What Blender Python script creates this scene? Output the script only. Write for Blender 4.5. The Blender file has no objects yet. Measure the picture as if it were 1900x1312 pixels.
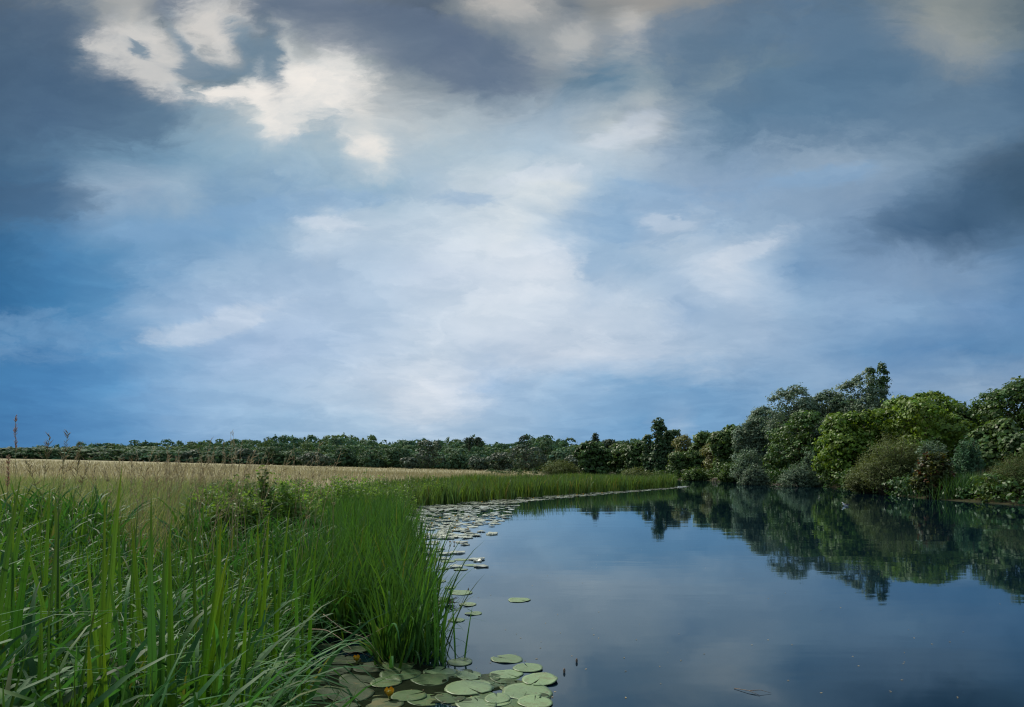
import bpy, math
import numpy as np
from mathutils import Vector

# ------------------------------------------------------------------ camera, sky, sun
scene = bpy.context.scene
COL = scene.collection
CAM_H = 1.6
F = 1267.0            # focal length in pixels of a 1900 px wide frame (24 mm on 36 mm)
HZ = 871.0            # image row of the horizon
cam_d = bpy.data.cameras.new("camera")
cam_d.lens = 24.0; cam_d.sensor_width = 36.0
cam_d.shift_y = (HZ - 656.0) / 1900.0
cam_d.clip_start = 0.05; cam_d.clip_end = 9000
cam = bpy.data.objects.new("camera", cam_d); COL.objects.link(cam)
cam.location = (0, 0, CAM_H); cam.rotation_euler = (math.radians(90), 0, 0)
scene.camera = cam

SUN_AZ, SUN_EL = math.radians(-44), math.radians(46)     # azimuth from +Y towards +X
sl = bpy.data.lights.new("sun", 'SUN'); sl.energy = 4.6; sl.angle = math.radians(8); sl.color = (1.0, 0.93, 0.82)
so = bpy.data.objects.new("sun", sl); COL.objects.link(so)
sd = Vector((math.sin(SUN_AZ)*math.cos(SUN_EL), math.cos(SUN_AZ)*math.cos(SUN_EL), math.sin(SUN_EL)))
so.rotation_euler = sd.to_track_quat('Z', 'Y').to_euler()
so.location = (-40, 40, 60)

scene.view_settings.view_transform = 'Standard'
scene.view_settings.look = 'None'
scene.view_settings.exposure = 0.0
scene.view_settings.gamma = 1.0
scene.view_settings.use_curve_mapping = False
scene.cycles.max_bounces = 8; scene.cycles.transmission_bounces = 6; scene.cycles.transparent_max_bounces = 8
scene.cycles.caustics_reflective = False; scene.cycles.caustics_refractive = False
scene.cycles.use_denoising = True
scene.cycles.filter_width = 1.2

def lin(c):
    return tuple(((v/255.0)/12.92 if v/255.0 <= 0.04045 else ((v/255.0+0.055)/1.055)**2.4) for v in c)

class NT:
    """small node-tree helper"""
    def __init__(s, tree):
        s.t = tree; s.n = tree.nodes; s.l = tree.links
    def new(s, typ, **kw):
        nd = s.n.new(typ)
        for k, v in kw.items(): setattr(nd, k, v)
        return nd
    def set(s, sock, v):
        if hasattr(v, 'is_output'): s.l.new(v, sock)
        elif v is not None: sock.default_value = v
    def math(s, op, a, b=None, c=None, clamp=False):
        nd = s.new('ShaderNodeMath', operation=op); nd.use_clamp = clamp
        s.set(nd.inputs[0], a); s.set(nd.inputs[1], b); s.set(nd.inputs[2], c)
        return nd.outputs[0]
    def vec(s, op, a, b=None, sc=None):
        nd = s.new('ShaderNodeVectorMath', operation=op)
        s.set(nd.inputs[0], a); s.set(nd.inputs[1], b)
        if sc is not None: s.set(nd.inputs['Scale'], sc)
        return nd.outputs[0]
    def comb(s, x, y, z=0.0):
        nd = s.new('ShaderNodeCombineXYZ')
        for i, v in enumerate((x, y, z)): s.set(nd.inputs[i], v)
        return nd.outputs[0]
    def noise(s, v, scale, detail=4, rough=0.55, dist=0.0, color=False):
        nd = s.new('ShaderNodeTexNoise')
        s.set(nd.inputs['Vector'], v); nd.inputs['Scale'].default_value = scale
        nd.inputs['Detail'].default_value = detail; nd.inputs['Roughness'].default_value = rough
        nd.inputs['Distortion'].default_value = dist
        return nd.outputs['Color' if color else 'Fac']
    def mix(s, f, a, b, blend='MIX'):
        nd = s.new('ShaderNodeMix', data_type='RGBA', blend_type=blend)
        s.set(nd.inputs[0], f); s.set(nd.inputs[6], a); s.set(nd.inputs[7], b)
        return nd.outputs[2]
    def ramp(s, f, stops, interp='LINEAR'):
        nd = s.new('ShaderNodeValToRGB'); r = nd.color_ramp; r.interpolation = interp
        while len(r.elements) > 1: r.elements.remove(r.elements[-1])
        for i, (p, c) in enumerate(stops):
            e = r.elements[0] if i == 0 else r.elements.new(p)
            e.position = p; e.color = (*c[:3], 1)
        s.set(nd.inputs[0], f)
        return nd.outputs[0]
    def smooth(s, v, a, b):
        nd = s.new('ShaderNodeMapRange', interpolation_type='SMOOTHSTEP')
        s.set(nd.inputs[0], v); nd.inputs[1].default_value = a; nd.inputs[2].default_value = b
        return nd.outputs[0]

# cloud deck: colours of the clouds in rows of elevation, each row running from west to east
SKY = {
 -40: [(0,88,108,128),(150,140,150,158),(300,180,180,178),(450,150,155,160),(600,120,132,145),(800,95,112,132),(950,165,165,163),(1200,165,160,156),(1400,115,130,144),(1600,100,124,144),(1760,138,147,148),(1900,108,124,134)],
 10: [(0,80,102,124),(100,100,118,136),(150,130,142,152),(200,172,172,170),(250,182,180,177),(290,150,155,160),(330,95,115,132),(390,182,182,182),(430,145,150,155),(480,102,120,138),(600,112,124,140),(700,96,112,131),(800,88,105,126),(860,130,139,147),(940,168,166,163),(1000,152,155,158),(1050,122,132,143),(1100,150,150,149),(1200,163,158,153),(1300,142,146,149),(1400,112,129,144),(1500,98,123,147),(1600,98,123,144),(1700,102,125,143),(1760,138,147,147),(1800,132,142,144),(1900,105,123,134)],
 80: [(0,70,99,124),(100,78,106,132),(170,108,130,147),(205,205,203,200),(285,215,212,208),(318,120,138,150),(350,212,211,209),(380,112,132,147),(402,212,211,209),(450,118,136,151),(480,108,130,149),(520,198,200,199),(560,168,173,175),(620,178,181,181),(690,140,151,160),(750,110,129,148),(850,97,116,141),(920,120,136,152),(1000,166,169,172),(1060,195,193,191),(1110,166,169,172),(1170,195,193,189),(1230,141,152,161),(1300,115,136,152),(1400,105,131,152),(1500,98,125,150),(1600,92,121,147),(1680,95,123,147),(1720,147,154,152),(1800,137,148,150),(1850,112,132,145),(1900,95,119,137)],
 150: [(0,66,100,130),(100,70,105,137),(200,76,110,140),(250,83,115,142),(290,108,135,152),(322,225,225,222),(355,105,132,150),(420,95,125,147),(470,122,145,160),(488,225,225,222),(508,100,130,152),(530,236,233,229),(630,240,236,231),(668,165,175,180),(720,152,163,172),(800,140,154,167),(900,108,130,154),(1000,135,151,165),(1060,105,137,162),(1130,105,142,169),(1200,142,163,176),(1250,126,150,169),(1350,135,157,172),(1450,95,129,155),(1550,84,121,151),(1650,90,125,153),(1720,106,134,156),(1800,106,134,156),(1900,85,116,141)],
 220: [(0,70,108,142),(100,73,111,148),(200,88,126,158),(300,110,147,174),(350,136,167,189),(420,152,178,196),(470,185,199,207),(500,240,237,231),(540,238,235,230),(568,175,193,203),(620,166,188,202),(680,216,217,216),(750,198,206,211),(850,192,203,210),(950,166,185,202),(1050,151,175,197),(1130,188,199,206),(1200,200,205,209),(1260,135,162,186),(1350,110,147,176),(1450,98,137,169),(1550,98,137,169),(1650,108,140,169),(1750,119,149,174),(1850,110,142,169),(1900,90,121,148)],
 290: [(0,63,106,144),(100,79,122,159),(200,105,147,180),(300,115,158,191),(400,140,178,205),(500,161,191,212),(600,166,193,212),(650,198,211,219),(700,234,233,229),(740,193,208,219),(820,179,201,217),(900,181,203,220),(1000,173,198,220),(1100,187,206,223),(1180,182,200,217),(1250,161,185,210),(1350,130,162,193),(1450,141,168,195),(1550,151,175,200),(1650,136,165,193),(1750,115,147,177),(1830,83,112,141),(1900,62,91,117)],
 350: [(0,50,100,143),(100,71,119,162),(170,141,171,200),(250,151,178,205),(330,156,185,210),(400,130,170,205),(500,135,174,210),(600,151,185,213),(700,161,193,217),(800,186,208,227),(870,207,220,231),(950,214,225,234),(1050,218,226,232),(1100,171,198,223),(1200,160,190,219),(1300,155,182,213),(1400,140,170,203),(1500,135,165,197),(1600,130,160,193),(1700,104,139,174),(1800,72,107,142),(1900,57,89,116)],
 420: [(0,48,108,156),(100,74,129,177),(200,115,157,197),(300,115,162,203),(400,120,167,210),(500,145,183,217),(590,193,211,230),(650,192,211,231),(750,197,215,233),(850,207,221,235),(950,221,230,239),(1000,197,215,233),(1060,165,195,225),(1150,160,192,223),(1200,192,210,230),(1250,198,214,231),(1330,166,193,221),(1400,150,180,211),(1500,135,167,201),(1600,119,153,190),(1700,83,120,158),(1800,62,97,132),(1900,84,119,153)],
 500: [(0,43,112,165),(100,64,131,185),(200,84,146,195),(300,120,167,210),(400,156,188,220),(500,166,195,225),(600,176,201,229),(700,187,209,233),(800,202,217,237),(900,215,226,241),(1000,222,230,242),(1060,213,224,238),(1100,170,198,227),(1200,171,199,227),(1280,192,211,233),(1360,204,217,234),(1420,171,196,223),(1500,119,159,200),(1600,135,167,203),(1700,141,170,203),(1800,130,162,197),(1900,99,139,180)],
 580: [(0,43,115,170),(100,59,131,185),(200,90,150,200),(280,151,185,220),(400,171,198,230),(500,182,205,233),(600,184,206,233),(700,190,211,235),(800,208,222,239),(900,218,228,241),(1000,211,223,238),(1100,203,217,235),(1200,198,214,233),(1260,165,192,223),(1320,176,200,227),(1400,182,203,228),(1500,150,182,215),(1600,140,174,211),(1700,130,167,205),(1800,119,157,199),(1900,99,143,189)],
 650: [(0,60,126,180),(100,64,131,187),(200,94,154,205),(300,140,181,220),(400,166,195,229),(500,180,203,233),(600,180,204,233),(700,195,213,235),(800,208,221,237),(900,203,217,236),(1000,208,219,236),(1100,208,219,235),(1200,193,209,230),(1300,182,203,227),(1400,161,188,218),(1500,140,174,210),(1600,114,158,201),(1700,104,149,195),(1800,94,141,187),(1900,94,139,183)],
 720: [(0,59,126,183),(100,67,133,191),(200,90,152,205),(300,125,172,217),(400,155,190,225),(500,173,201,231),(600,187,209,233),(700,203,217,235),(800,211,221,235),(850,203,216,234),(900,165,194,227),(1000,171,199,228),(1100,150,185,220),(1200,124,170,211),(1300,109,160,205),(1400,130,170,209),(1500,146,178,211),(1600,141,172,207),(1700,135,168,203),(1800,151,178,207),(1900,141,167,197)],
 790: [(0,59,126,183),(100,71,136,193),(200,90,150,203),(300,120,167,213),(400,145,183,221),(500,155,191,225),(600,166,197,227),(700,176,203,229),(800,187,208,231),(900,171,199,227),(1000,150,186,221),(1100,130,174,215),(1200,114,164,209),(1260,152,185,219),(1300,120,167,210),(1500,126,168,210),(1900,130,167,205)],
 860: [(0,59,126,183),(200,86,147,200),(400,135,176,216),(600,155,189,222),(800,170,197,224),(1000,146,182,218),(1200,116,164,208),(1900,128,165,203)],
}
def skyc(rgb, r=0):
    k = 0.17 - 0.12*min(1, max(0, (r-250)/400))
    g = 0.3*rgb[0]+0.5*rgb[1]+0.2*rgb[2]
    return lin([0.96*m_*((1-k)*c+k*g) for c, m_ in zip(rgb, (0.985, 0.998, 1.0))])
world = bpy.data.worlds.new("World"); scene.world = world; world.use_nodes = True
W = NT(world.node_tree); W.n.clear()
tc = W.new('ShaderNodeTexCoord').outputs['Generated']
sep = W.new('ShaderNodeSeparateXYZ'); W.l.new(tc, sep.inputs[0]); dx, dy, dz = sep.outputs
ay = W.math('MAXIMUM', W.math('ABSOLUTE', dy), 0.05)
u = W.math('DIVIDE', dx, ay); v = W.math('DIVIDE', W.math('MAXIMUM', dz, 0.0), ay)
# the deck seen in perspective: streaks lie flatter towards the horizon
hz = W.math('ADD', W.math('MAXIMUM', dz, 0.0), 0.16)
deck = W.comb(W.math('DIVIDE', dx, hz), W.math('DIVIDE', dy, hz), 0.0)
uv = W.comb(u, v, 0.0)
aniso = W.comb(u, W.math('MULTIPLY', v, 2.1), 0.37)
w1 = W.vec('SUBTRACT', W.noise(aniso, 5.0, 10, 0.64, 0.5, True), (0.5, 0.5, 0.5))
w2 = W.vec('SUBTRACT', W.noise(deck, 2.6, 8, 0.6, 0.4, True), (0.5, 0.5, 0.5))
w3 = W.vec('SUBTRACT', W.noise(W.vec('ADD', aniso, W.vec('SCALE', w1, None, 0.12)), 12.0, 9, 0.62, 0.9, True), (0.5, 0.5, 0.5))
warp = W.vec('ADD', W.vec('MULTIPLY', w1, (0.11, 0.095, 0)), W.vec('MULTIPLY', w2, (0.05, 0.03, 0)))
warp = W.vec('ADD', warp, W.vec('MULTIPLY', w3, (0.05, 0.038, 0)))
p = W.vec('ADD', uv, warp)
sp = W.new('ShaderNodeSeparateXYZ'); W.l.new(p, sp.inputs[0])
fx = W.math('MULTIPLY_ADD', sp.outputs[0], F/1900.0, 0.5, True)
vv = sp.outputs[1]
rows = sorted(SKY.keys(), reverse=True)        # from the horizon up
col = None
for i, r in enumerate(rows):
    c = W.ramp(fx, [(x/1900.0, skyc(rgb, r)) for (x, *rgb) in SKY[r]], 'EASE' if len(SKY[r]) > 26 else 'LINEAR')
    if col is None: col = c
    else:
        a_, b_ = (HZ - rows[i-1])/F, (HZ - r)/F
        f = W.math('MULTIPLY_ADD', vv, 1/(b_-a_), -a_/(b_-a_), True)
        col = W.mix(f, col, c)
# cloud masses with ragged edges, lying over the soft deck
edge_n = W.math('SUBTRACT', W.noise(W.vec('ADD', aniso, W.vec('SCALE', warp, None, 1.2)), 8.5, 10, 0.66, 0.35), 0.5)
pm = W.vec('ADD', uv, W.vec('SCALE', warp, None, 0.55))
edge_f = W.math('SUBTRACT', W.noise(W.vec('ADD', aniso, W.vec('SCALE', warp, None, 0.8)), 15.0, 9, 0.64, 0.25), 0.5)
def mass(base, blobs, rgb, width, op, k=1.1, fine=0.0):
    tot = None
    for (cx, cy, rx_, ry_, rot) in blobs:
        mp = W.new('ShaderNodeMapping', vector_type='TEXTURE'); W.l.new(pm, mp.inputs['Vector'])
        mp.inputs['Location'].default_value = ((cx-950)/F, (HZ-cy)/F, 0); mp.inputs['Rotation'].default_value = (0, 0, math.radians(rot))
        mp.inputs['Scale'].default_value = (rx_*1.2/F, ry_*1.2/F, 1)
        dt = W.new('ShaderNodeVectorMath', operation='DOT_PRODUCT'); W.l.new(mp.outputs[0], dt.inputs[0]); W.l.new(mp.outputs[0], dt.inputs[1])
        g = W.math('EXPONENT', W.math('MULTIPLY', dt.outputs['Value'], -1.0))
        tot = g if tot is None else W.math('ADD', tot, g)
    tot = W.math('ADD', tot, W.math('MULTIPLY', W.math('MULTIPLY', edge_n, k), W.math('MULTIPLY', tot, 2.2, None, True)))
    if fine: tot = W.math('ADD', tot, W.math('MULTIPLY', W.math('MULTIPLY', edge_f, fine), W.math('MULTIPLY', tot, 2.2, None, True)))
    f = W.math('MULTIPLY', W.smooth(tot, 0.5-width, 0.5+width), op)
    return W.mix(f, base, (*lin(rgb), 1))
col = mass(col, [(90,130,190,120,-15),(190,150,130,60,-25),(60,380,110,40,0)], (66,96,126), .36, .55, 1.7, 1.0)
col = mass(col, [(590,30,130,40,-5),(780,80,150,55,-12),(890,115,90,35,-25),(330,10,40,30,0)], (98,115,138), .36, .6, 1.8, 1.0)
col = mass(col, [(1480,190,250,80,8),(1330,60,160,45,10),(1640,110,130,70,-20),(1860,190,120,70,0)], (84,116,146), .40, .55, 1.8, 1.0)
col = mass(col, [(1870,350,170,75,18),(1730,410,130,36,12)], (58,88,116), .5, .38, 2.0, 1.0)
col = mass(col, [(540,385,150,22,3),(300,430,90,22,8),(1200,400,120,50,0),(870,378,60,12,4),(1230,740,160,26,4),(100,620,160,40,0),(1500,330,120,22,10)], (126,165,202), .34, .45, 2.0, 1.0)
col = mass(col, [(1030,478,45,32,0),(1370,472,80,20,22),(1000,332,80,16,8),(1160,245,70,22,25),(610,412,60,12,-6),(1240,412,55,11,0),(400,600,130,22,14),(800,735,80,40,0)], (214,223,234), .36, .45, 2.0, 1.2)
col = mass(col, [(1060,78,34,16,10),(1172,40,30,22,0),(950,20,60,25,-10)], (192,190,186), .48, .6, 2.0)
col = mass(col, [(1750,70,90,50,-30)], (150,156,156), .5, .6, 1.8)
col = mass(col, [(235,75,62,40,0),(390,55,60,58,0),(300,140,46,30,-40)], (204,203,200), .5, .9, 1.6, 2.2)
col = mass(col, [(430,182,100,18,-4),(590,165,80,56,15),(520,222,22,28,0),(690,272,44,18,-10)], (232,229,224), .5, .9, 1.5, 2.0)
col = mass(col, [(398,136,58,12,-6),(338,75,14,46,28),(455,85,18,46,35),(506,112,16,46,12),(262,88,26,8,-30)], (104,130,150), .5, .85, 1.8, 2.6)
# the same deck away from the view: lit and dark cloud by noise only
g1 = W.noise(deck, 0.9, 7, 0.58, 0.3)
gen = W.ramp(g1, [(0.30, lin((96,124,154))), (0.45, lin((138,166,194))), (0.56, lin((188,203,220))), (0.70, lin((228,230,234)))])
front = W.smooth(dy, 0.48, 0.66)
col = W.mix(front, gen, col)
# fine wisps
d1 = W.noise(W.vec('ADD', deck, warp), 3.4, 8, 0.6, 0.25)
d2 = W.noise(aniso, 7.5, 7, 0.62, 0.6)
wis = W.math('ADD', W.math('MULTIPLY', W.math('SUBTRACT', d1, 0.5), 0.30), W.math('MULTIPLY', W.math('SUBTRACT', d2, 0.5), 0.24))
e1 = W.smooth(W.noise(W.vec('ADD', aniso, W.vec('SCALE', warp, None, 1.6)), 4.6, 8, 0.6, 0.4), 0.44, 0.58)
e2 = W.smooth(W.noise(W.vec('ADD', deck, W.vec('SCALE', warp, None, 3.0)), 1.9, 9, 0.62, 0.3), 0.46, 0.56)
wis = W.math('ADD', wis, W.math('MULTIPLY_ADD', e1, 0.09, -0.045))
wis = W.math('ADD', wis, W.math('MULTIPLY_ADD', e2, 0.08, -0.04))
col = W.vec('MULTIPLY', col, W.vec('ADD', (1, 1, 1), W.vec('MULTIPLY', W.comb(wis, wis, wis), (1.15, 0.85, 0.60))))
sky = W.new('ShaderNodeTexSky'); sky.sky_type = 'NISHITA'; sky.sun_disc = False
sky.sun_elevation = SUN_EL; sky.sun_rotation = SUN_AZ; sky.air_density = 1.0; sky.dust_density = 1.5
bg_sky = W.new('ShaderNodeBackground'); W.l.new(sky.outputs[0], bg_sky.inputs[0]); bg_sky.inputs[1].default_value = 0.1
bg_cl = W.new('ShaderNodeBackground'); W.l.new(col, bg_cl.inputs[0]); bg_cl.inputs[1].default_value = 1.0
mx = W.new('ShaderNodeMixShader'); mx.inputs[0].default_value = 0.98
W.l.new(bg_sky.outputs[0], mx.inputs[1]); W.l.new(bg_cl.outputs[0], mx.inputs[2])
world.cycles.sampling_method = 'MANUAL'; world.cycles.sample_map_resolution = 256
wo = W.new('ShaderNodeOutputWorld'); W.l.new(mx.outputs[0], wo.inputs[0])

# ------------------------------------------------------------------ helpers
RNG = np.random.default_rng(7)
def X(px, d): return (px - 950.0) / F * d
def Zp(py, d): return CAM_H + (HZ - py) / F * d
def unit(a): return a / np.maximum(np.linalg.norm(a, axis=-1, keepdims=True), 1e-9)

def tag(o, label=None, cat=None, group=None, kind=None):
    if label: o['label'] = label
    if cat: o['category'] = cat
    if group: o['group'] = group
    if kind: o['kind'] = kind
    return o
def empty(name, loc, rz=0.0):
    o = bpy.data.objects.new(name, None); COL.objects.link(o); o.location = loc; o.rotation_euler.z = rz
    o.empty_display_size = 0.2
    return o
def mesh(name, verts, faces, tint=None, smooth=False):
    """faces: one (M,k) array or a list of them; tint: (N,3) point colours"""
    if isinstance(faces, np.ndarray): faces = [faces]
    faces = [np.asarray(f, dtype=np.int32) for f in faces if len(f)]
    me = bpy.data.meshes.new(name)
    V = np.asarray(verts, dtype=np.float32)
    me.vertices.add(len(V)); me.vertices.foreach_set('co', V.ravel())
    li = np.concatenate([f.ravel() for f in faces]); tot = np.concatenate([np.full(len(f), f.shape[1], np.int32) for f in faces])
    st = np.concatenate([[0], np.cumsum(tot)[:-1]]).astype(np.int32)
    me.loops.add(len(li)); me.loops.foreach_set('vertex_index', li)
    me.polygons.add(len(tot)); me.polygons.foreach_set('loop_start', st)
    if smooth: me.polygons.foreach_set('use_smooth', np.ones(len(tot), dtype=bool))
    me.update(calc_edges=True)
    if tint is not None:
        a = me.color_attributes.new('tint', 'FLOAT_COLOR', 'POINT')
        t = np.ones((len(V), 4), np.float32); tint = np.asarray(tint); t[:, :tint.shape[1]] = tint
        a.data.foreach_set('color', t.ravel())
    return me
def obj(name, me, mat, parent=None, loc=None):
    o = bpy.data.objects.new(name, me); COL.objects.link(o)
    if mat and not me.materials: me.materials.append(mat)
    if parent: o.parent = parent
    if loc is not None: o.location = loc
    return o
def join(parts):
    """parts: list of (verts, faces-list, tint)"""
    vs, fs, ts, n = [], {}, [], 0
    for v_, f_, t_ in parts:
        if isinstance(f_, np.ndarray): f_ = [f_]
        for q in f_:
            q = np.asarray(q)
            if len(q): fs.setdefault(q.shape[1], []).append(q + n)
        vs.append(v_); ts.append(np.ones((len(v_), 3)) * (t_ if t_ is not None else 1.0)); n += len(v_)
    return np.concatenate(vs), [np.concatenate(q) for q in fs.values()], np.concatenate(ts)
def tube(pts, rad, sides=6):
    pts = np.asarray(pts, float); rad = np.asarray(rad, float); n = len(pts)
    tg = unit(np.gradient(pts, axis=0)); ref = np.array([0.31, 0.17, 0.93])
    s = unit(np.cross(tg, ref)); b = np.cross(tg, s)
    a = np.linspace(0, 2*np.pi, sides, endpoint=False)
    V = pts[:, None] + rad[:, None, None] * (np.cos(a)[None, :, None]*s[:, None] + np.sin(a)[None, :, None]*b[:, None])
    i = np.arange(n-1)[:, None]*sides; j = np.arange(sides)[None]; k = (j+1) % sides
    Fq = np.stack([i+j, i+k, i+sides+k, i+sides+j], -1).reshape(-1, 4)
    cap = np.array([[0]*sides]); cap = np.arange(sides)[None, ::-1]; cap2 = (n-1)*sides + np.arange(sides)[None]
    return V.reshape(-1, 3), [Fq, cap, cap2], None

# ------------------------------------------------------------------ materials
def mat_new(name):
    m = bpy.data.materials.new(name); m.use_nodes = True
    t = NT(m.node_tree); t.n.clear()
    out = t.new('ShaderNodeOutputMaterial')
    return m, t, out
def leaf_mat(name, rgb, trans=0.35, rough=0.5, spec=0.35, warm=(1.25, 1.15, 0.6), var=0.0, rib=False):
    m, t, out = mat_new(name)
    at = t.new('ShaderNodeAttribute', attribute_name='tint').outputs['Color']
    base = t.mix(1.0, at, (*rgb, 1), 'MULTIPLY')
    if var:
        pos = t.new('ShaderNodeNewGeometry').outputs['Position']
        nz = t.noise(pos, 1.2, 3, 0.6)
        base = t.vec('SCALE', base, None, t.math('MULTIPLY_ADD', nz, 2*var, 1-var))
    if rib:
        al = t.new('ShaderNodeAttribute', attribute_name='tint').outputs['Alpha']
        st = t.math('SINE', t.math('MULTIPLY', al, 44.0)); mid = t.smooth(t.math('ABSOLUTE', t.math('SUBTRACT', al, 0.5)), 0.0, 0.10)
        base = t.vec('SCALE', base, None, t.math('ADD', t.math('MULTIPLY', st, 0.13), t.math('MULTIPLY_ADD', mid, 0.35, 0.7)))
        pz = t.new('ShaderNodeNewGeometry').outputs['Position']
        bl = t.smooth(t.noise(t.vec('MULTIPLY', pz, (1, 1, .35)), 26.0, 4, 0.6), 0.66, 0.76)
        base = t.mix(t.math('MULTIPLY', bl, 0.75), base, (0.10, 0.055, 0.015, 1))
    b = t.new('ShaderNodeBsdfPrincipled'); t.l.new(base, b.inputs['Base Color'])
    b.inputs['Roughness'].default_value = rough; b.inputs['Specular IOR Level'].default_value = spec
    tr = t.new('ShaderNodeBsdfTranslucent'); t.l.new(t.mix(1.0, base, (*warm, 1), 'MULTIPLY'), tr.inputs[0])
    mx = t.new('ShaderNodeMixShader'); mx.inputs[0].default_value = trans
    t.l.new(b.outputs[0], mx.inputs[1]); t.l.new(tr.outputs[0], mx.inputs[2]); t.l.new(mx.outputs[0], out.inputs[0])
    return m
def plain_mat(name, rgb, rough=0.7, spec=0.3, nscale=6.0, var=0.35, bump=0.0):
    m, t, out = mat_new(name)
    co = t.new('ShaderNodeTexCoord').outputs['Object']
    nz = t.noise(co, nscale, 5, 0.6)
    base = t.vec('SCALE', (*rgb,), None, t.math('MULTIPLY_ADD', nz, 2*var, 1-var))
    b = t.new('ShaderNodeBsdfPrincipled'); t.l.new(base, b.inputs['Base Color'])
    b.inputs['Roughness'].default_value = rough; b.inputs['Specular IOR Level'].default_value = spec
    if bump:
        bn = t.new('ShaderNodeBump'); bn.inputs['Strength'].default_value = bump; bn.inputs['Distance'].default_value = 0.02
        t.l.new(nz, bn.inputs['Height']); t.l.new(bn.outputs[0], b.inputs['Normal'])
    t.l.new(b.outputs[0], out.inputs[0])
    return m
M = {}
M['maple'] = leaf_mat('maple_leaf', (0.115, 0.200, 0.022), 0.38)
M['dark'] = leaf_mat('dark_leaf', (0.052, 0.108, 0.022), 0.3)
M['mid'] = leaf_mat('mid_leaf', (0.078, 0.142, 0.032), 0.32)
M['silver'] = leaf_mat('silver_willow_leaf', (0.125, 0.185, 0.115), 0.25, 0.6, 0.3, (1.0, 1.1, 0.7))
M['olive'] = leaf_mat('olive_willow_leaf', (0.105, 0.138, 0.042), 0.3, 0.6, 0.25)
M['poplar'] = leaf_mat('poplar_leaf', (0.062, 0.122, 0.045), 0.28)
M['pale'] = leaf_mat('pale_willow_leaf', (0.150, 0.165, 0.050), 0.3)
M['brown'] = leaf_mat('brown_thicket_leaf', (0.088, 0.112, 0.042), 0.25, 0.7, 0.2)
M['red'] = leaf_mat('red_shrub_leaf', (0.110, 0.080, 0.022), 0.3)
M['far'] = leaf_mat('far_leaf', (0.070, 0.130, 0.064), 0.25, 0.7, 0.15)
M['pine'] = leaf_mat('pine_needle', (0.030, 0.055, 0.028), 0.1, 0.7, 0.2)
M['bark'] = plain_mat('bark', (0.075, 0.060, 0.045), 0.9, 0.2, 5.0, 0.5, 0.6)
M['iris'] = leaf_mat('iris_leaf', (0.060, 0.135, 0.022), 0.38, 0.45, 0.35, (1.15, 1.2, 0.5), 0.25, True)
M['sedge'] = leaf_mat('sedge_blade', (0.050, 0.128, 0.026), 0.38, 0.5, 0.2, (1.15, 1.2, 0.5), 0.2)
M['gloss'] = leaf_mat('arching_grass_blade', (0.044, 0.130, 0.038), 0.34, 0.55, 0.14, (1.05, 1.2, 0.5), 0.2)
M['reed'] = leaf_mat('reed_blade', (0.066, 0.135, 0.030), 0.34, 0.45, 0.4, (1.35, 1.2, 0.5), 0.2)
M['meadow'] = leaf_mat('meadow_grass', (0.25, 0.285, 0.115), 0.42, 0.6, 0.25, (1.1, 1.0, 0.7), 0.2)
M['wheat'] = leaf_mat('dry_field_stalk', (0.300, 0.275, 0.160), 0.25, 0.7, 0.2, (1.1, 1.0, 0.7), 0.15)
M['weed'] = leaf_mat('weed_leaf', (0.125, 0.235, 0.045), 0.48, 0.55, 0.35)
M['straw'] = plain_mat('dead_reed', (0.36, 0.28, 0.18), 0.8, 0.2, 30, 0.4)
M['plume'] = leaf_mat('grass_plume', (0.46, 0.41, 0.28), 0.5, 0.7, 0.2, (1.1, 1, .8))
M['wood'] = plain_mat('weathered_wood', (0.17, 0.135, 0.105), 0.85, 0.2, 8, 0.45, 0.4)

# lily pad: veined, blotched, waxy
def pad_mat(name, rgb, rough=0.33, murk=0.0, spec=0.5):
    m, t, out = mat_new(name)
    tcn = t.new('ShaderNodeTexCoord'); co = tcn.outputs['Object']
    info = t.new('ShaderNodeObjectInfo').outputs['Random']
    s = t.new('ShaderNodeSeparateXYZ'); t.l.new(co, s.inputs[0])
    ang = t.math('ARCTAN2', s.outputs[1], s.outputs[0])
    vein = t.math('POWER', t.math('ABSOLUTE', t.math('SINE', t.math('MULTIPLY', ang, 11.0))), 10.0)
    nz = t.noise(t.vec('ADD', co, t.comb(info, info, info)), 9.0, 6, 0.65)
    base = t.mix(t.math('MULTIPLY', vein, 0.25), (*rgb, 1), (rgb[0]*1.4, rgb[1]*1.3, rgb[2]*1.2, 1))
    base = t.vec('SCALE', base, None, t.math('MULTIPLY', t.math('MULTIPLY_ADD', nz, 0.8, 0.6), t.math('MULTIPLY_ADD', info, 0.5, 0.72)))
    spots = t.smooth(t.noise(t.vec('ADD', co, t.comb(info, info, info)), 26.0, 5, 0.65), 0.58, 0.68)
    base = t.mix(t.math('MULTIPLY', spots, 0.7), base, (0.09, 0.065, 0.025, 1))
    edge = t.smooth(t.math('ADD', nz, t.math('MULTIPLY', info, 0.25)), 0.66, 0.85)
    base = t.mix(t.math('MULTIPLY', edge, 0.6+murk), base, (0.11, 0.10, 0.035, 1))
    b = t.new('ShaderNodeBsdfPrincipled'); t.l.new(base, b.inputs['Base Color'])
    b.inputs['Roughness'].default_value = rough; b.inputs['Specular IOR Level'].default_value = spec
    bn = t.new('ShaderNodeBump'); bn.inputs['Strength'].default_value = 0.35; bn.inputs['Distance'].default_value = 0.006
    t.l.new(t.math('ADD', nz, t.math('MULTIPLY', vein, -0.15)), bn.inputs['Height']); t.l.new(bn.outputs[0], b.inputs['Normal'])
    t.l.new(b.outputs[0], out.inputs[0])
    return m
M['pad'] = pad_mat('lily_pad_pale', (0.140, 0.215, 0.090), 0.45)
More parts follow.
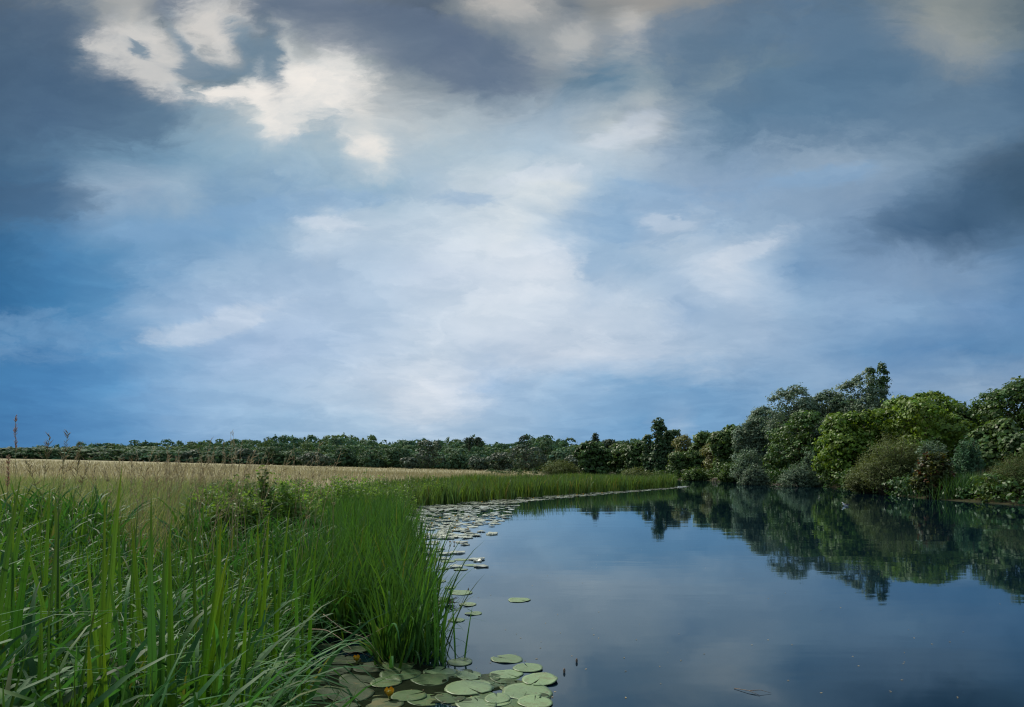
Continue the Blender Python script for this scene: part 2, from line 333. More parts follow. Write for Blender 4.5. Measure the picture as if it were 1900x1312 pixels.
M['pad_dark'] = pad_mat('lily_pad_dark', (0.050, 0.095, 0.030), 0.5, 0.0, 0.3)  # dark green of half-sunk pads, with the sedge's shade put into the colour
M['pad_murk_shade'] = pad_mat('lily_pad_murky_shade', (0.034, 0.058, 0.022), 0.65, 0.2, 0.2)  # murky half-sunk pads, colour darkened further to stand for sedge shade
M['pad_far'] = pad_mat('lily_pad_painted_sheen', (0.40, 0.44, 0.36), 0.2)  # pale base colour carries the sky's grazing sheen on the far pads
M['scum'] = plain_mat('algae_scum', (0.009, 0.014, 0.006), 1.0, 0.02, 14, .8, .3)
M['petal'] = plain_mat('yellow_petal', (0.62, 0.36, 0.02), 0.4, 0.4, 40, 0.15)
M['bud'] = plain_mat('green_bud', (0.14, 0.17, 0.03), 0.5, 0.4, 40, 0.3)

# ------------------------------------------------------------------ ground, water
RIVER = np.array([(3.5,-60),(2.6,-6),(1.3,1.0),(-0.3,2.0),(-1.5,3.0),(-2.3,4.8),(-2.9,6.6),(-2.7,9),(-3.2,13),(-4.8,20),(-6.4,25),(-6.6,30),
                  (-3,38),(3,46),(11,60),(14,67),(13.5,80),(11,95),(6,112),(-2,124),(4,131),(16,127),(24,112),(27,100),(28.5,88),(27,70),(28.5,59),
                  (25,48),(22.6,38),(22.6,29),(21.5,18),(21,0),(22,-60)], float)
def river_dist(P):
    """signed distance to the water's edge, positive on land"""
    P = np.asarray(P, float); A = RIVER; B = np.roll(RIVER, -1, 0)
    best = np.full(len(P), 1e9); ins = np.zeros(len(P), bool)
    for a, b in zip(A, B):
        ab = b - a; tt = np.clip(((P - a) @ ab) / (ab @ ab), 0, 1)
        best = np.minimum(best, np.linalg.norm(P - a - tt[:, None]*ab, axis=1))
        cond = (a[1] > P[:, 1]) != (b[1] > P[:, 1])
        with np.errstate(divide='ignore', invalid='ignore'):
            xi = (b[0]-a[0]) * (P[:, 1]-a[1]) / (b[1]-a[1]) + a[0]
        ins ^= cond & (P[:, 0] < xi)
    return np.where(ins, -best, best)
def sstep(x, a, b):
    t = np.clip((x-a)/(b-a), 0, 1); return t*t*(3-2*t)
def ground_z(P):
    P = np.asarray(P, float); d = river_dist(P)
    x, y = P[:, 0], P[:, 1]
    z = -0.7 + 0.75*sstep(d, -1.6, 0.15) + 0.30*sstep(d, 0.1, 2.2) + 0.2*sstep(d, 2, 14)
    left = np.clip(15 - x, 0, 170) * np.clip(y, 0, 200)/200 * 0.0262
    z = z + np.where(d > 0, left * sstep(d, 2, 45), 0)
    z = z + (d > 0)*(x < 6)*(y < 26)*0.16*sstep(d, .3, 2.2)*(1-sstep(y, 12, 24))
    right = sstep(x, 26, 60)*2.6*(d > 0)
    z = z + right + sstep(y, 240, 420)*(d > 0)*3.0*sstep(x, -160, -60)
    z = z + (d > 0.5)*0.05*(np.sin(x*1.7)+np.sin(y*1.3+x*0.6))*sstep(d, 0.5, 3)*(np.hypot(x, y) < 60)
    return z
def axis(lo, hi, fine_lo, fine_hi, step, grow=1.16):
    a = list(np.arange(fine_lo, fine_hi+step, step)); s = step
    while a[-1] < hi: s *= grow; a.append(a[-1]+s)
    s = step
    while a[0] > lo: s *= grow; a.insert(0, a[0]-s)
    return np.array(a)
gx = axis(-4000, 4000, -14, 32, 0.6); gy = axis(-300, 6000, -4, 70, 0.6, 1.1)
GX, GY = np.meshgrid(gx, gy); GP = np.stack([GX.ravel(), GY.ravel()], 1); GZ = ground_z(GP)
nx, ny = len(gx), len(gy)
i, j = np.meshgrid(np.arange(nx-1), np.arange(ny-1)); q = (j*nx+i).ravel()
gf = np.stack([q, q+1, q+nx+1, q+nx], 1)
gd = river_dist(GP)
bank = 1 - sstep(gd, 6, 12)*(GP[:, 0] < 16)              # 1 = wet green bank soil, 0 = dry field
gt = np.stack([bank, bank, bank], 1)
m, t, out = mat_new('ground_soil_and_field')
at = t.new('ShaderNodeAttribute', attribute_name='tint').outputs['Fac']
pos = t.new('ShaderNodeNewGeometry').outputs['Position']
n1 = t.noise(pos, 1.4, 6, 0.65); n2 = t.noise(t.vec('MULTIPLY', pos, (0.02, 0.09, 0)), 3.0, 5, 0.6)
soil = t.ramp(n1, [(0.3, (0.012, 0.011, 0.007)), (0.6, (0.035, 0.035, 0.015)), (0.8, (0.05, 0.06, 0.02))])
fld = t.ramp(n2, [(0.3, (0.24, 0.22, 0.125)), (0.5, (0.30, 0.275, 0.16)), (0.72, (0.36, 0.33, 0.205))])
b = t.new('ShaderNodeBsdfPrincipled'); t.l.new(t.mix(at, fld, soil), b.inputs['Base Color'])
b.inputs['Roughness'].default_value = 0.95; b.inputs['Specular IOR Level'].default_value = 0.1
bn = t.new('ShaderNodeBump'); bn.inputs['Strength'].default_value = 0.6; bn.inputs['Distance'].default_value = 0.08
t.l.new(n1, bn.inputs['Height']); t.l.new(bn.outputs[0], b.inputs['Normal']); t.l.new(b.outputs[0], out.inputs[0])
tag(obj('ground', mesh('ground', np.column_stack([GP, GZ]), gf, gt, True), m), kind='structure', label='river bank and dry field')

m, t, out = mat_new('river_water')
pos = t.new('ShaderNodeNewGeometry').outputs['Position']
r1 = t.noise(t.vec('MULTIPLY', pos, (0.55, 1.0, 1)), 2.2, 3, 0.5)
r2 = t.noise(t.vec('MULTIPLY', pos, (0.35, 1.0, 1)), 0.45, 3, 0.5, 0.5)
r3 = t.noise(t.vec('MULTIPLY', pos, (0.6, 1.4, 1)), 9.0, 2, 0.5)
patch = t.smooth(t.noise(pos, 0.09, 3, 0.5), 0.42, 0.66)          # breeze patches
h = t.math('ADD', t.math('MULTIPLY', r2, 0.8), t.math('MULTIPLY', r1, t.math('MULTIPLY_ADD', patch, 0.20, 0.05)))
h = t.math('ADD', h, t.math('MULTIPLY', r3, t.math('MULTIPLY', patch, 0.018)))
bn = t.new('ShaderNodeBump'); bn.inputs['Strength'].default_value = 1.0; bn.inputs['Distance'].default_value = 0.008
t.l.new(h, bn.inputs['Height'])
gl = t.new('ShaderNodeBsdfGlossy'); gl.inputs['Color'].default_value = (0.80, 0.945, 1.0, 1); gl.inputs['Roughness'].default_value = 0.03
df = t.new('ShaderNodeBsdfDiffuse'); df.inputs['Color'].default_value = (0.002, 0.009, 0.017, 1)
fr = t.new('ShaderNodeFresnel'); fr.inputs['IOR'].default_value = 1.5
t.l.new(bn.outputs[0], gl.inputs['Normal']); t.l.new(bn.outputs[0], fr.inputs['Normal'])
mw = t.new('ShaderNodeMixShader'); t.l.new(fr.outputs[0], mw.inputs[0]); t.l.new(df.outputs[0], mw.inputs[1]); t.l.new(gl.outputs[0], mw.inputs[2])
t.l.new(mw.outputs[0], out.inputs[0])
wx = np.linspace(-12, 34, 24); wy = np.linspace(-58, 134, 60)
WX, WY = np.meshgrid(wx, wy); q = (np.arange(59)[:, None]*24 + np.arange(23)[None]).ravel()
tag(obj('river_water', mesh('river_water', np.column_stack([WX.ravel(), WY.ravel(), np.zeros(WX.size)]), np.stack([q, q+1, q+25, q+24], 1), None, True), m),
    kind='structure', label='still river reflecting the clouds')

# ------------------------------------------------------------------ leaves and crowns
def leaf_quads(C, N, size, aspect, rng, along=None):
    n = len(C); r = rng.normal(size=(n, 3)) if along is None else along
    N = unit(N); a = unit(r - (r*N).sum(1, keepdims=True)*N); bb = np.cross(N, a)
    L = (size * rng.uniform(0.7, 1.3, n))[:, None]; Wd = L*aspect
    V = np.stack([C - a*L*0.5, C + bb*Wd*0.5 + a*L*0.05, C + a*L*0.5, C - bb*Wd*0.5 + a*L*0.05], 1)
    return V.reshape(-1, 3), np.arange(4*n).reshape(n, 4)
def crown(rng, rx, ry, rz, n_lobes=12, clumps=160, leaves=40, leaf=0.3, clump=0.5, lobe=0.42, aspect=0.6, top_only=0.0, jag=0.25,
          hue=0.18, taper=0.0, fill=0.15, upb=0.30, rnd=0.34):
    """leaf faces on clumps on lobes; local origin at the crown's centre"""
    leaves = max(6, int(leaves*0.64)); leaf = leaf*1.17
    R = np.array([rx, ry, rz])
    zl = rng.uniform(-0.85, 0.72, n_lobes)**1.0; zl[:3] = (0.70, 0.6, 0.45)
    wid = np.where(zl > 0, np.sqrt(np.clip(1-zl**2, 0, 1)), 1 - 0.12*zl**2)*(1 - taper*np.clip(zl*0.5+0.5, 0, 1))
    al = rng.uniform(0, 2*np.pi, n_lobes); rf = rng.uniform(0.40, 0.66, n_lobes)*wid; rf[:2] *= 0.5
    lc = np.stack([np.cos(al)*rf, np.sin(al)*rf, zl*0.86], 1)*R
    rl = lobe*np.minimum(R, 1.35*min(rx, rz))
    lr = rl[None]*rng.uniform(0.7, 1.3, (n_lobes, 1))*np.array([1, 1, .85])
    lc = np.vstack([lc, [[0, 0, -0.12*rz]]]); lr = np.vstack([lr, [R*np.array([.60-.2*taper, .60-.2*taper, 0.72])]])
    w = (lr[:, 0]*lr[:, 2]); w = w/w.sum()
    k = rng.choice(len(lc), clumps*2, p=w)
    vdir = unit(rng.normal(size=(len(k), 3)) + unit(lc[k]+1e-6)*0.8 + np.array([0, 0, 0.25]))
    P = lc[k] + vdir*lr[k]*rng.uniform(0.85, 1.0 + jag, (len(k), 1))
    q = np.full(len(k), 9.0)
    for c_, r_ in zip(lc, lr): q = np.minimum(q, np.where(np.linalg.norm(P-c_, axis=1) < 1e-6, 9, np.linalg.norm((P-c_)/r_, axis=1)))
    keep = (q > 0.80) & (P[:, 2] > -rz*1.08)
    P, vdir = P[keep][:clumps], vdir[keep][:clumps]
    m_ = len(P); cs = clump*rng.uniform(0.6, 1.3, m_)
    P[:, 2] = np.where(P[:, 2] > 0, P[:, 2]*(rz-clump*.4)/np.percentile(P[:, 2], 99.3), P[:, 2])
    for ax, rr_ in ((0, rx), (1, ry)): P[:, ax] *= max(.3, rr_-clump*.4)/np.percentile(np.abs(P[:, ax]), 98)
    off = rng.normal(size=(m_, leaves, 3)); off = unit(off)*rng.uniform(.5, 1.1, (m_, leaves, 1)); off[..., 2] = np.abs(off[..., 2])*.9-.25; off *= cs[:, None, None]
    C = (P[:, None] + off).reshape(-1, 3)
    N = (vdir[:, None]*0.35 + unit(off)*0.7 + np.array([0, 0, upb]) + rng.normal(size=off.shape)*rnd).reshape(-1, 3)
    t1 = np.repeat(rng.normal(1, hue, (m_, 1)), leaves, 0).reshape(-1, 1)*rng.normal(1, 0.16, (m_*leaves, 1))
    shift = np.repeat(rng.normal(0, hue*0.45, (m_, 1)), leaves, 0)
    T = np.clip(t1, 0.4, 1.8)*np.hstack([1+shift, np.ones_like(shift), 1-shift])
    if fill > 0:
        nf = int(m_*leaves*fill); Cf = unit(rng.normal(size=(nf, 3)))*R*0.78*rng.uniform(0.3, 1, (nf, 1))
        C = np.vstack([C, Cf]); N = np.vstack([N, rng.normal(size=(nf, 3))]); T = np.vstack([T, np.full((nf, 3), 0.8)])
    V, Fq = leaf_quads(C, N, leaf, aspect, rng)
    return V, Fq, np.repeat(T, 4, 0), lc
def trunk_mesh(rng, h_base, ctr, lobes, r0, tall):
    parts = []; n = 7
    top = np.array([ctr[0], ctr[1], ctr[2]+tall*0.25])
    s = np.linspace(0, 1, n)[:, None]; wob = np.cumsum(rng.normal(0, 0.02*tall, (n, 3))*[1, 1, 0], 0)*s
    P = s*top + wob; P[0] = (0, 0, -0.3)
    parts.append(tube(P, r0*(1 - 0.75*s[:, 0]), 8))
    for c_ in lobes[:-1]:
        f = rng.uniform(0.3, 0.85); a = P[0] + (P[-1]-P[0])*f; e = ctr + c_*1.15
        mid = (a+e)/2 + [0, 0, 0.06*tall] + rng.normal(0, 0.03*tall, 3)
        tt = np.linspace(0, 1, 5)[:, None]; Q = (1-tt)**2*a + 2*tt*(1-tt)*mid + tt**2*e
        parts.append(tube(Q, r0*(0.42*(1-tt[:, 0])+0.05), 5))
    v_, f_, _ = join(parts)
    return v_, f_
NTREE = [100]
SP = {  # species: material, leaf, clump, lobe, clumps, leaves, aspect, lobes
 'maple': dict(mat='maple', leaf=0.22, clump=0.5, lobe=0.34, clumps=560, leaves=34, aspect=0.75, n_lobes=20, jag=0.12, hue=0.16),
 'dark': dict(mat='dark', leaf=0.23, clump=0.55, lobe=0.36, clumps=440, leaves=30, aspect=0.7, n_lobes=22, jag=0.2),
 'mid': dict(mat='mid', leaf=0.23, clump=0.55, lobe=0.36, clumps=440, leaves=30, aspect=0.7, n_lobes=20, jag=0.2),
 'silver': dict(mat='silver', leaf=0.26, clump=0.55, lobe=0.36, clumps=640, leaves=28, aspect=0.5, n_lobes=20, jag=0.25, hue=0.12, fill=.35),
 'poplar': dict(mat='poplar', leaf=0.32, clump=0.55, lobe=0.30, clumps=380, leaves=22, aspect=0.7, n_lobes=16, jag=0.3, taper=0.4),
 'pale': dict(mat='pale', leaf=0.32, clump=0.7, lobe=0.36, clumps=300, leaves=24, aspect=0.35, n_lobes=14, jag=0.3),
 'far': dict(mat='far', leaf=0.55, clump=0.8, lobe=0.36, clumps=240, leaves=14, aspect=0.8, n_lobes=14, jag=0.1, rnd=.18),
 'farsilver': dict(mat='silver', leaf=0.55, clump=0.8, lobe=0.36, clumps=230, leaves=14, aspect=0.7, n_lobes=12, jag=0.12, rnd=.18),
}
def tree(name, label, cat, sp, px, top, hw, d, base=None, group=None, depth=None, tint=1.0, low=0.0, z0=None, **kw):
    """a tree with trunk and crown; crown spans px +- hw pixels as seen from the far bank distance d, its top at image row top"""
    NTREE[0] += 1; rng = np.random.default_rng(NTREE[0])
    x = X(px, d); gz = float(ground_z([(x, d)])[0]) if z0 is None else z0
    zt = Zp(top, d); H = zt - gz; rx = hw/F*d
    zb = gz + low*H
    rz = (zt - zb)/2; ctr = np.array([0, 0, (zt+zb)/2 - gz])
    P = dict(SP[sp]); P.update(kw); mat = P.pop('mat')
    cols = P.pop('cols', None)
    if cols:                                          # several upright tapering columns of foliage
        pc = []; lcs = []
        for (fx0, fh, fw) in cols:
            Vc, Fc, Tc, lcc = crown(rng, rx*fw, rx*fw, rz*fh, **P); o_ = np.array([rx*fx0, rng.uniform(-.5, .5)*rx, -rz*(1-fh)]); pc.append((Vc+o_, Fc, Tc)); lcs.append(lcc[:3]+o_)
        V, Fq, T = join(pc); lc = np.vstack(lcs+[np.zeros((1, 3))]); P['cols'] = cols
    else:
        V, Fq, T, lc = crown(rng, rx*0.92, (depth or rx*0.9), rz*0.95, **P)
    root = empty(name, (x, d, gz)); tag(root, label, cat, group)
    obj('crown', mesh('crown', V + ctr, Fq, T*tint), M[mat], root)
    v_, f_ = trunk_mesh(rng, gz, ctr, lc, max(0.08, 0.028*H), H)
    obj('trunk', mesh('trunk', v_, f_, None, True), M['bark'], root)
    return root

G_FAR = 'trees along the far bank'
# --- right bank, from the bend of the river towards the camera
tree('poplar_tree', 'tall slender dark poplar with feathery spire standing at the river bend', 'tree', 'poplar', 1222, 776, 30, 122, taper=0.75, n_lobes=9, lobe=0.34, clumps=150, leaf=.34, clump=.42, cols=[(-.15, 1.0, .34), (.12, .97, .3), (-.62, .72, .4), (.55, .78, .36), (.9, .66, .3), (0, .6, .8)], group=G_FAR)
tree('poplar_tree', 'shorter ragged poplar leaning against the right side of the tall spire poplar', 'tree', 'poplar', 1246, 796, 20, 124, taper=0.5, group=G_FAR)
tree('round_tree', 'dark rounded tree left of the spire poplar, behind the tip of the reeds', 'tree', 'dark', 1098, 817, 36, 128, group=G_FAR, leaf=.42)
tree('round_tree', 'mid green tree between the dark round tree and the spire poplar', 'tree', 'mid', 1150, 822, 36, 134, group=G_FAR, leaf=.42)
tree('round_tree', 'dark green tree just left of the spire poplar', 'tree', 'dark', 1186, 818, 30, 130, group=G_FAR, leaf=.42)
tree('willow_tree', 'yellowish willow right of the spire poplar at the river bend', 'tree', 'pale', 1270, 806, 26, 114, group=G_FAR, leaf=.38)
tree('willow_tree', 'small pale green willow in front of the yellowish willow at the bend', 'tree', 'mid', 1264, 838, 26, 110, group=G_FAR)
tree('alder_tree', 'mid green alder with feathery top behind the small wooden jetty', 'tree', 'mid', 1305, 800, 28, 108, group=G_FAR, leaf=.36)
tree('willow_tree', 'pale olive willow in the dip of the tree line above the jetty', 'tree', 'pale', 1330, 800, 26, 104, group=G_FAR, leaf=.36)
tree('alder_tree', 'green alder standing at the water right of the jetty', 'tree', 'mid', 1352, 788, 34, 96, group=G_FAR, leaf=.34)
tree('willow_tree', 'grey green willow on the slope of crowns left of the dark green tree', 'tree', 'silver', 1398, 770, 38, 90, group=G_FAR)
tree('alder_tree', 'dark green tree rising behind the grey willow in the tree line', 'tree', 'dark', 1372, 792, 32, 100, group=G_FAR, leaf=.36)
tree('willow_tree', 'tall silver willow with knobbly top left of the tallest tree', 'tree', 'silver', 1470, 713, 54, 86, group=G_FAR)
tree('willow_tree', 'lower silver willow in the saddle left of the tallest tree', 'tree', 'silver', 1540, 722, 44, 84, group=G_FAR)
tree('willow_tree', 'tallest silver willow with broad open crown', 'tree', 'silver', 1606, 690, 54, 80, group=G_FAR, clumps=480)
tree('poplar_tree', 'dark twin topped tree poking out above the tallest silver willow', 'tree', 'dark', 1626, 676, 26, 84, group=G_FAR, taper=0.45, lobe=.36, clumps=170, n_lobes=9, cols=[(-.45, .965, .42), (.4, 1.0, .5), (0, .85, .8)])
tree('sycamore_tree', 'broad dark green tree below the silver willows', 'tree', 'dark', 1482, 762, 62, 74, group=G_FAR, clumps=620, tint=1.15)
tree('willow_tree', 'silver willow with bare grey stems between dark tree and bright tree', 'tree', 'silver', 1546, 770, 40, 72, group=G_FAR)
tree('maple_tree', 'bright yellow green maple crown hanging down to the water', 'tree', 'maple', 1580, 762, 66, 58, group=G_FAR, clumps=640, n_lobes=26)
tree('maple_tree', 'large domed bright green maple behind the olive willow bushes', 'tree', 'maple', 1712, 724, 98, 56, group=G_FAR, clumps=900, n_lobes=30, lobe=.3)
tree('maple_tree', 'duller green tree on the right shoulder of the domed bright maple', 'tree', 'mid', 1778, 745, 44, 60, group=G_FAR, clumps=420)
tree('hedge_tree', 'dark green tree filling the gap between the maples and the right edge', 'tree', 'dark', 1812, 770, 44, 64, group=G_FAR)
tree('oak_tree', 'large dark tree at the right edge with rising crown', 'tree', 'dark', 1905, 694, 92, 56, group=G_FAR, clumps=760, n_lobes=24)
tree('oak_tree', 'mid green tree with yellowish tips in front of the large dark edge tree', 'tree', 'mid', 1846, 776, 46, 46, group=G_FAR, clumps=460, leaf=.24, clump=.42)
tree('hawthorn_tree', 'dark green hawthorn by the right edge above the brown thicket', 'tree', 'dark', 1905, 800, 40, 42, group=G_FAR, leaf=.22, clump=.4)
tree('willow_tree', 'silver willow closing the gap between the knobbly willow and the saddle', 'tree', 'silver', 1506, 730, 40, 90, group=G_FAR)
tree('alder_tree', 'mid green crown behind the saddle of the silver willows', 'tree', 'mid', 1572, 738, 40, 90, group=G_FAR)
tree('alder_tree', 'green shoulder right of the tallest silver willow', 'tree', 'mid', 1655, 738, 36, 82, group=G_FAR)
tree('willow_tree', 'soft grey green crown on the slope left of the knobbly silver willow', 'tree', 'silver', 1430, 752, 40, 96, group=G_FAR)
tree('hedge_tree', 'green crown in the notch between the domed maple and the edge tree', 'tree', 'mid', 1822, 748, 44, 70, group=G_FAR)
tree('alder_tree', 'green alder joining the bend trees to the grey willow slope', 'tree', 'dark', 1318, 804, 34, 118, group=G_FAR, leaf=.36)
# trees deeper in the wood so that no gap opens behind the front row
tree('wood_tree', 'dark crown glimpsed behind the grey willow slope', 'tree', 'dark', 1432, 770, 40, 104, group=G_FAR, leaf=.4)
tree('wood_tree', 'dark crown glimpsed behind the domed maple', 'tree', 'dark', 1690, 748, 60, 76, group=G_FAR)

# ------------------------------------------------------------------ shrubs with sprays
def spray_bush(name, label, cat, matn, px, top, hw, d, sprays=240, leaves=22, leaf=0.22, aspect=0.22, tint=1.0, tints=None, spread=1.0, z0=None, fillup=0.0, group=None, depth=None):
    NTREE[0] += 1; rng = np.random.default_rng(NTREE[0])
    x = X(px, d); gz = float(ground_z([(x, d)])[0]) if z0 is None else z0
    H = Zp(top, d) - gz; rx = hw/F*d; ry = depth or rx*0.8
    a = rng.uniform(0, 2*np.pi, sprays); rr = np.sqrt(rng.uniform(0, 1, sprays))
    b0 = np.stack([np.cos(a)*rr*rx*0.35, np.sin(a)*rr*ry*0.35, np.zeros(sprays)], 1)
    hh = H*np.sqrt(np.clip(1-(rr*0.93)**2, 0.02, 1))*rng.uniform(0.55, 1.03, sprays)
    tip = np.stack([np.cos(a)*rr*rx, np.sin(a)*rr*ry, hh], 1)
    ctl = np.stack([b0[:, 0]*1.5, b0[:, 1]*1.5, hh*0.8], 1)
    s = rng.uniform(0.25, 1.0, (sprays, leaves)); s3 = s[..., None]
    C = (1-s3)**2*b0[:, None] + 2*s3*(1-s3)*ctl[:, None] + s3**2*tip[:, None]
    dirv = unit(2*(1-s3)*(ctl-b0)[:, None] + 2*s3*(tip-ctl)[:, None])
    C = C + rng.normal(size=C.shape)*0.05*rx
    al = unit(dirv*0.8 + rng.normal(size=C.shape)*0.55)
    N = unit(np.array([0, 0, 0.6]) + rng.normal(size=C.shape)*0.6 + unit(C*np.array([1, 1, .4]))*0.5)
    V, Fq = leaf_quads(C.reshape(-1, 3), N.reshape(-1, 3), leaf, aspect, rng, al.reshape(-1, 3))
    base = np.ones((sprays, 3))*tint
    if tints is not None: base = np.array(tints)[rng.integers(0, len(tints), sprays)]
    T = np.repeat(base*rng.normal(1, 0.15, (sprays, 1)), leaves, 0)*rng.normal(1, 0.15, (sprays*leaves, 1))
    root = empty(name, (x, d, gz)); tag(root, label, cat, group)
    obj('foliage', mesh('foliage', V, Fq, np.repeat(np.clip(T, 0.2, 3), 4, 0)), M[matn], root)
    parts = []
    for k in range(0, sprays, max(1, sprays//36)):
        tt = np.linspace(0, 0.95, 5)[:, None]; Q = (1-tt)**2*b0[k] + 2*tt*(1-tt)*ctl[k] + tt**2*tip[k]; Q[0, 2] -= 0.25
        parts.append(tube(Q, 0.012*H*(1-0.8*tt[:, 0]), 4))
    v_, f_, _ = join(parts); obj('stems', mesh('stems', v_, f_), M['bark'], root)
    return root
G_SH = 'bushes along the far water edge'
rng = np.random.default_rng(66); parts = []
bl = np.array([(21.5,18),(22.6,29),(22.6,38),(25,48),(28.5,59),(27,70),(28.5,88),(27,100),(24,112),(16,127),(4,131),(-4,126)], float)
sg = np.linalg.norm(np.diff(bl, axis=0), axis=1); cum = np.concatenate([[0], np.cumsum(sg)])
for tt in np.arange(0, cum[-1], .9):
    k = min(len(sg)-1, np.searchsorted(cum, tt, 'right')-1); q_ = bl[k]+(bl[k+1]-bl[k])*(tt-cum[k])/sg[k]; nrm = np.array([(bl[k+1]-bl[k])[1], -(bl[k+1]-bl[k])[0]])/sg[k]
    small = 35 < q_[1] < 38.5
    c_ = q_ + nrm*rng.uniform(.0, 2.5); r_ = rng.uniform(.5, .8) if small else rng.uniform(.7, 1.5)
    V, Fq, T, _ = crown(rng, r_, r_, .5 if small else rng.uniform(.6, 1.3), n_lobes=7, clumps=40, leaves=16, leaf=.18, clump=.32, lobe=.4, aspect=.5, jag=.3)
    parts.append((V+[c_[0], c_[1], .2 if small else .55], Fq, T*np.array([(1, 1, 1), (.8, .9, 1.1), (1.3, 1.15, .9), (.6, .75, .7)][rng.integers(0, 4)])))
v_, f_, t_ = join(parts)
tag(obj('bank_undergrowth', mesh('bank_undergrowth', v_, f_, t_), M['dark']), 'low dark undergrowth overhanging the far waterline', 'undergrowth', kind='stuff')
spray_bush('willow_bush', 'grey green globe shaped willow bush at the water below the silver willows', 'bush', 'silver', 1400, 860, 30, 70, 420, 22, .30, .25, group=G_SH, tint=.8)
spray_bush('willow_bush', 'pale silver bush just above the grey globe bush', 'bush', 'silver', 1388, 828, 34, 78, 380, 22, .30, .3, group=G_SH, tint=1.15)
spray_bush('willow_bush', 'silvery bush with dead branches at its foot left of the hanging maple', 'bush', 'silver', 1482, 858, 38, 63, 460, 24, .28, .22, group=G_SH)
spray_bush('willow_bush', 'small upright silver willow spray beside the hanging maple', 'bush', 'silver', 1502, 832, 18, 64, 200, 22, .28, .3, group=G_SH, tint=1.2)
spray_bush('olive_willow', 'large olive brown willow bush overhanging the water right of the maple', 'bush', 'olive', 1662, 800, 76, 43, 900, 24, .22, .16, group=G_SH)
spray_bush('olive_willow', 'lower olive bush at the waterline in front of the bright maple', 'bush', 'olive', 1612, 852, 44, 46, 600, 24, .22, .18, group=G_SH, tint=.85)
spray_bush('green_bush', 'dark green low bush between the hanging maple and the olive willow', 'bush', 'mid', 1588, 865, 26, 52, 300, 22, .24, .5, group=G_SH)
spray_bush('willow_bush', 'blue grey willow spray above the red tinged shrub', 'bush', 'silver', 1730, 808, 36, 41, 420, 24, .22, .2, group=G_SH, tint=1.05)
spray_bush('willow_bush', 'round blue green willow bush left of the green tree with yellowish tips', 'bush', 'silver', 1796, 806, 30, 42, 420, 24, .22, .2, group=G_SH, tints=[(.7, .95, .8), (.55, .85, .65)])
spray_bush('red_shrub', 'red and yellow tinged shrub growing at the water beside the green reeds', 'bush', 'red', 1734, 838, 42, 37, 620, 22, .17, .75, group=G_SH,
           tints=[(.6, 1.2, .9), (.9, .45, .6), (.4, .8, .7), (.45, .9, .8), (.4, .75, .7), (.9, 1.3, .7), (.45, .7, .6), (.5, 1.0, .7)])
spray_bush('thicket', 'brown twiggy thicket at the right edge of the far bank', 'bush', 'brown', 1898, 838, 66, 33, 950, 22, .17, .12, group=G_SH, tints=[(1, 1.05, .9), (.8, 1.1, .8), (1.15, 1.0, 1.0), (.6, .8, .6)])
spray_bush('thicket', 'olive brown low bush between the dry reeds and the brown thicket', 'bush', 'brown', 1850, 872, 34, 34, 500, 22, .17, .12, group=G_SH, tints=[(1, 1.3, .9), (.9, 1.2, .8)])
spray_bush('willow_bush', 'low dark green bush overhanging the water below the jetty alder', 'bush', 'mid', 1290, 866, 26, 98, 240, 20, .34, .4, group=G_SH)
spray_bush('willow_bush', 'dark green bush under the grey willow slope beside the globe bush', 'bush', 'mid', 1355, 858, 26, 86, 260, 20, .32, .4, group=G_SH)
spray_bush('willow_bush', 'low olive bush at the end of the reeds under the spire poplar', 'bush', 'olive', 1180, 866, 40, 105, 300, 20, .36, .25, group=G_SH)
spray_bush('thicket', 'dry brown thicket at the field edge left of the dark round tree', 'bush', 'brown', 1040, 852, 42, 130, 420, 20, .4, .2, group=G_SH, tints=[(1.3, 1.3, 1), (1.1, 1.2, .9)])

# ------------------------------------------------------------------ far wood behind the field
SKYLINE = np.array([(-160,836),(-60,834),(10,834),(60,828),(100,838),(125,828),(200,824),(300,821),(420,818),(500,815),(560,813),(620,811),(700,816),(800,818),(870,815),(930,824),(985,810),(1030,815),(1075,824),(1130,818),(1400,800)], float)
def skyl(px): return np.interp(px, SKYLINE[:, 0], SKYLINE[:, 1]) - 3.0
FARV = [crown(np.random.default_rng(900+k), 1, 1, .62, n_lobes=15, clumps=150, leaves=11, leaf=0.105, clump=0.17, lobe=0.34, aspect=0.8, jag=0.08, fill=0.1, rnd=.16, upb=.25, hue=.12) for k in range(5)]
rng = np.random.default_rng(55); parts = []
for row, (d0, d1, drop, n) in enumerate([(330, 400, 0, 60), (280, 330, 5, 62), (240, 275, 13, 66), (226, 238, 30, 62)]):
    for k in range(n):
        d = rng.uniform(d0, d1); px = -170 + (k+rng.uniform(0, 1))*1350/n
        top = skyl(px) + drop + rng.uniform(-4, 7)
        hw = rng.uniform(26, 46)*(270/d)
        x = X(px, d); gz = float(ground_z([(x, d)])[0]); zt = Zp(top, d); zt = max(zt, gz+4)
        V, Fq, T, _ = FARV[rng.integers(0, 5)]
        rx = hw/F*d; rz = (zt-gz)/2*1.0; a = rng.uniform(0, 6.28)
        R = np.array([[np.cos(a), -np.sin(a), 0], [np.sin(a), np.cos(a), 0], [0, 0, 1]])
        c3 = np.array([(0.85, .95, .9), (1.0, 1.0, 1.0), (1.25, 1.15, .9), (.7, .85, .9), (1.0, 1.15, 1.3)][rng.integers(0, 5)])
        parts.append(((V@R.T)*[rx, rx*0.9, rz/.62] + [x, d, gz+rz], Fq, T*c3))
v_, f_, t_ = join(parts)
tag(obj('distant_wood', mesh('distant_wood', v_, f_, t_), M['far']), 'long dark wood of many crowns beyond the tan field', 'wood', kind='stuff')
G_FW = 'trees at the front edge of the distant wood'
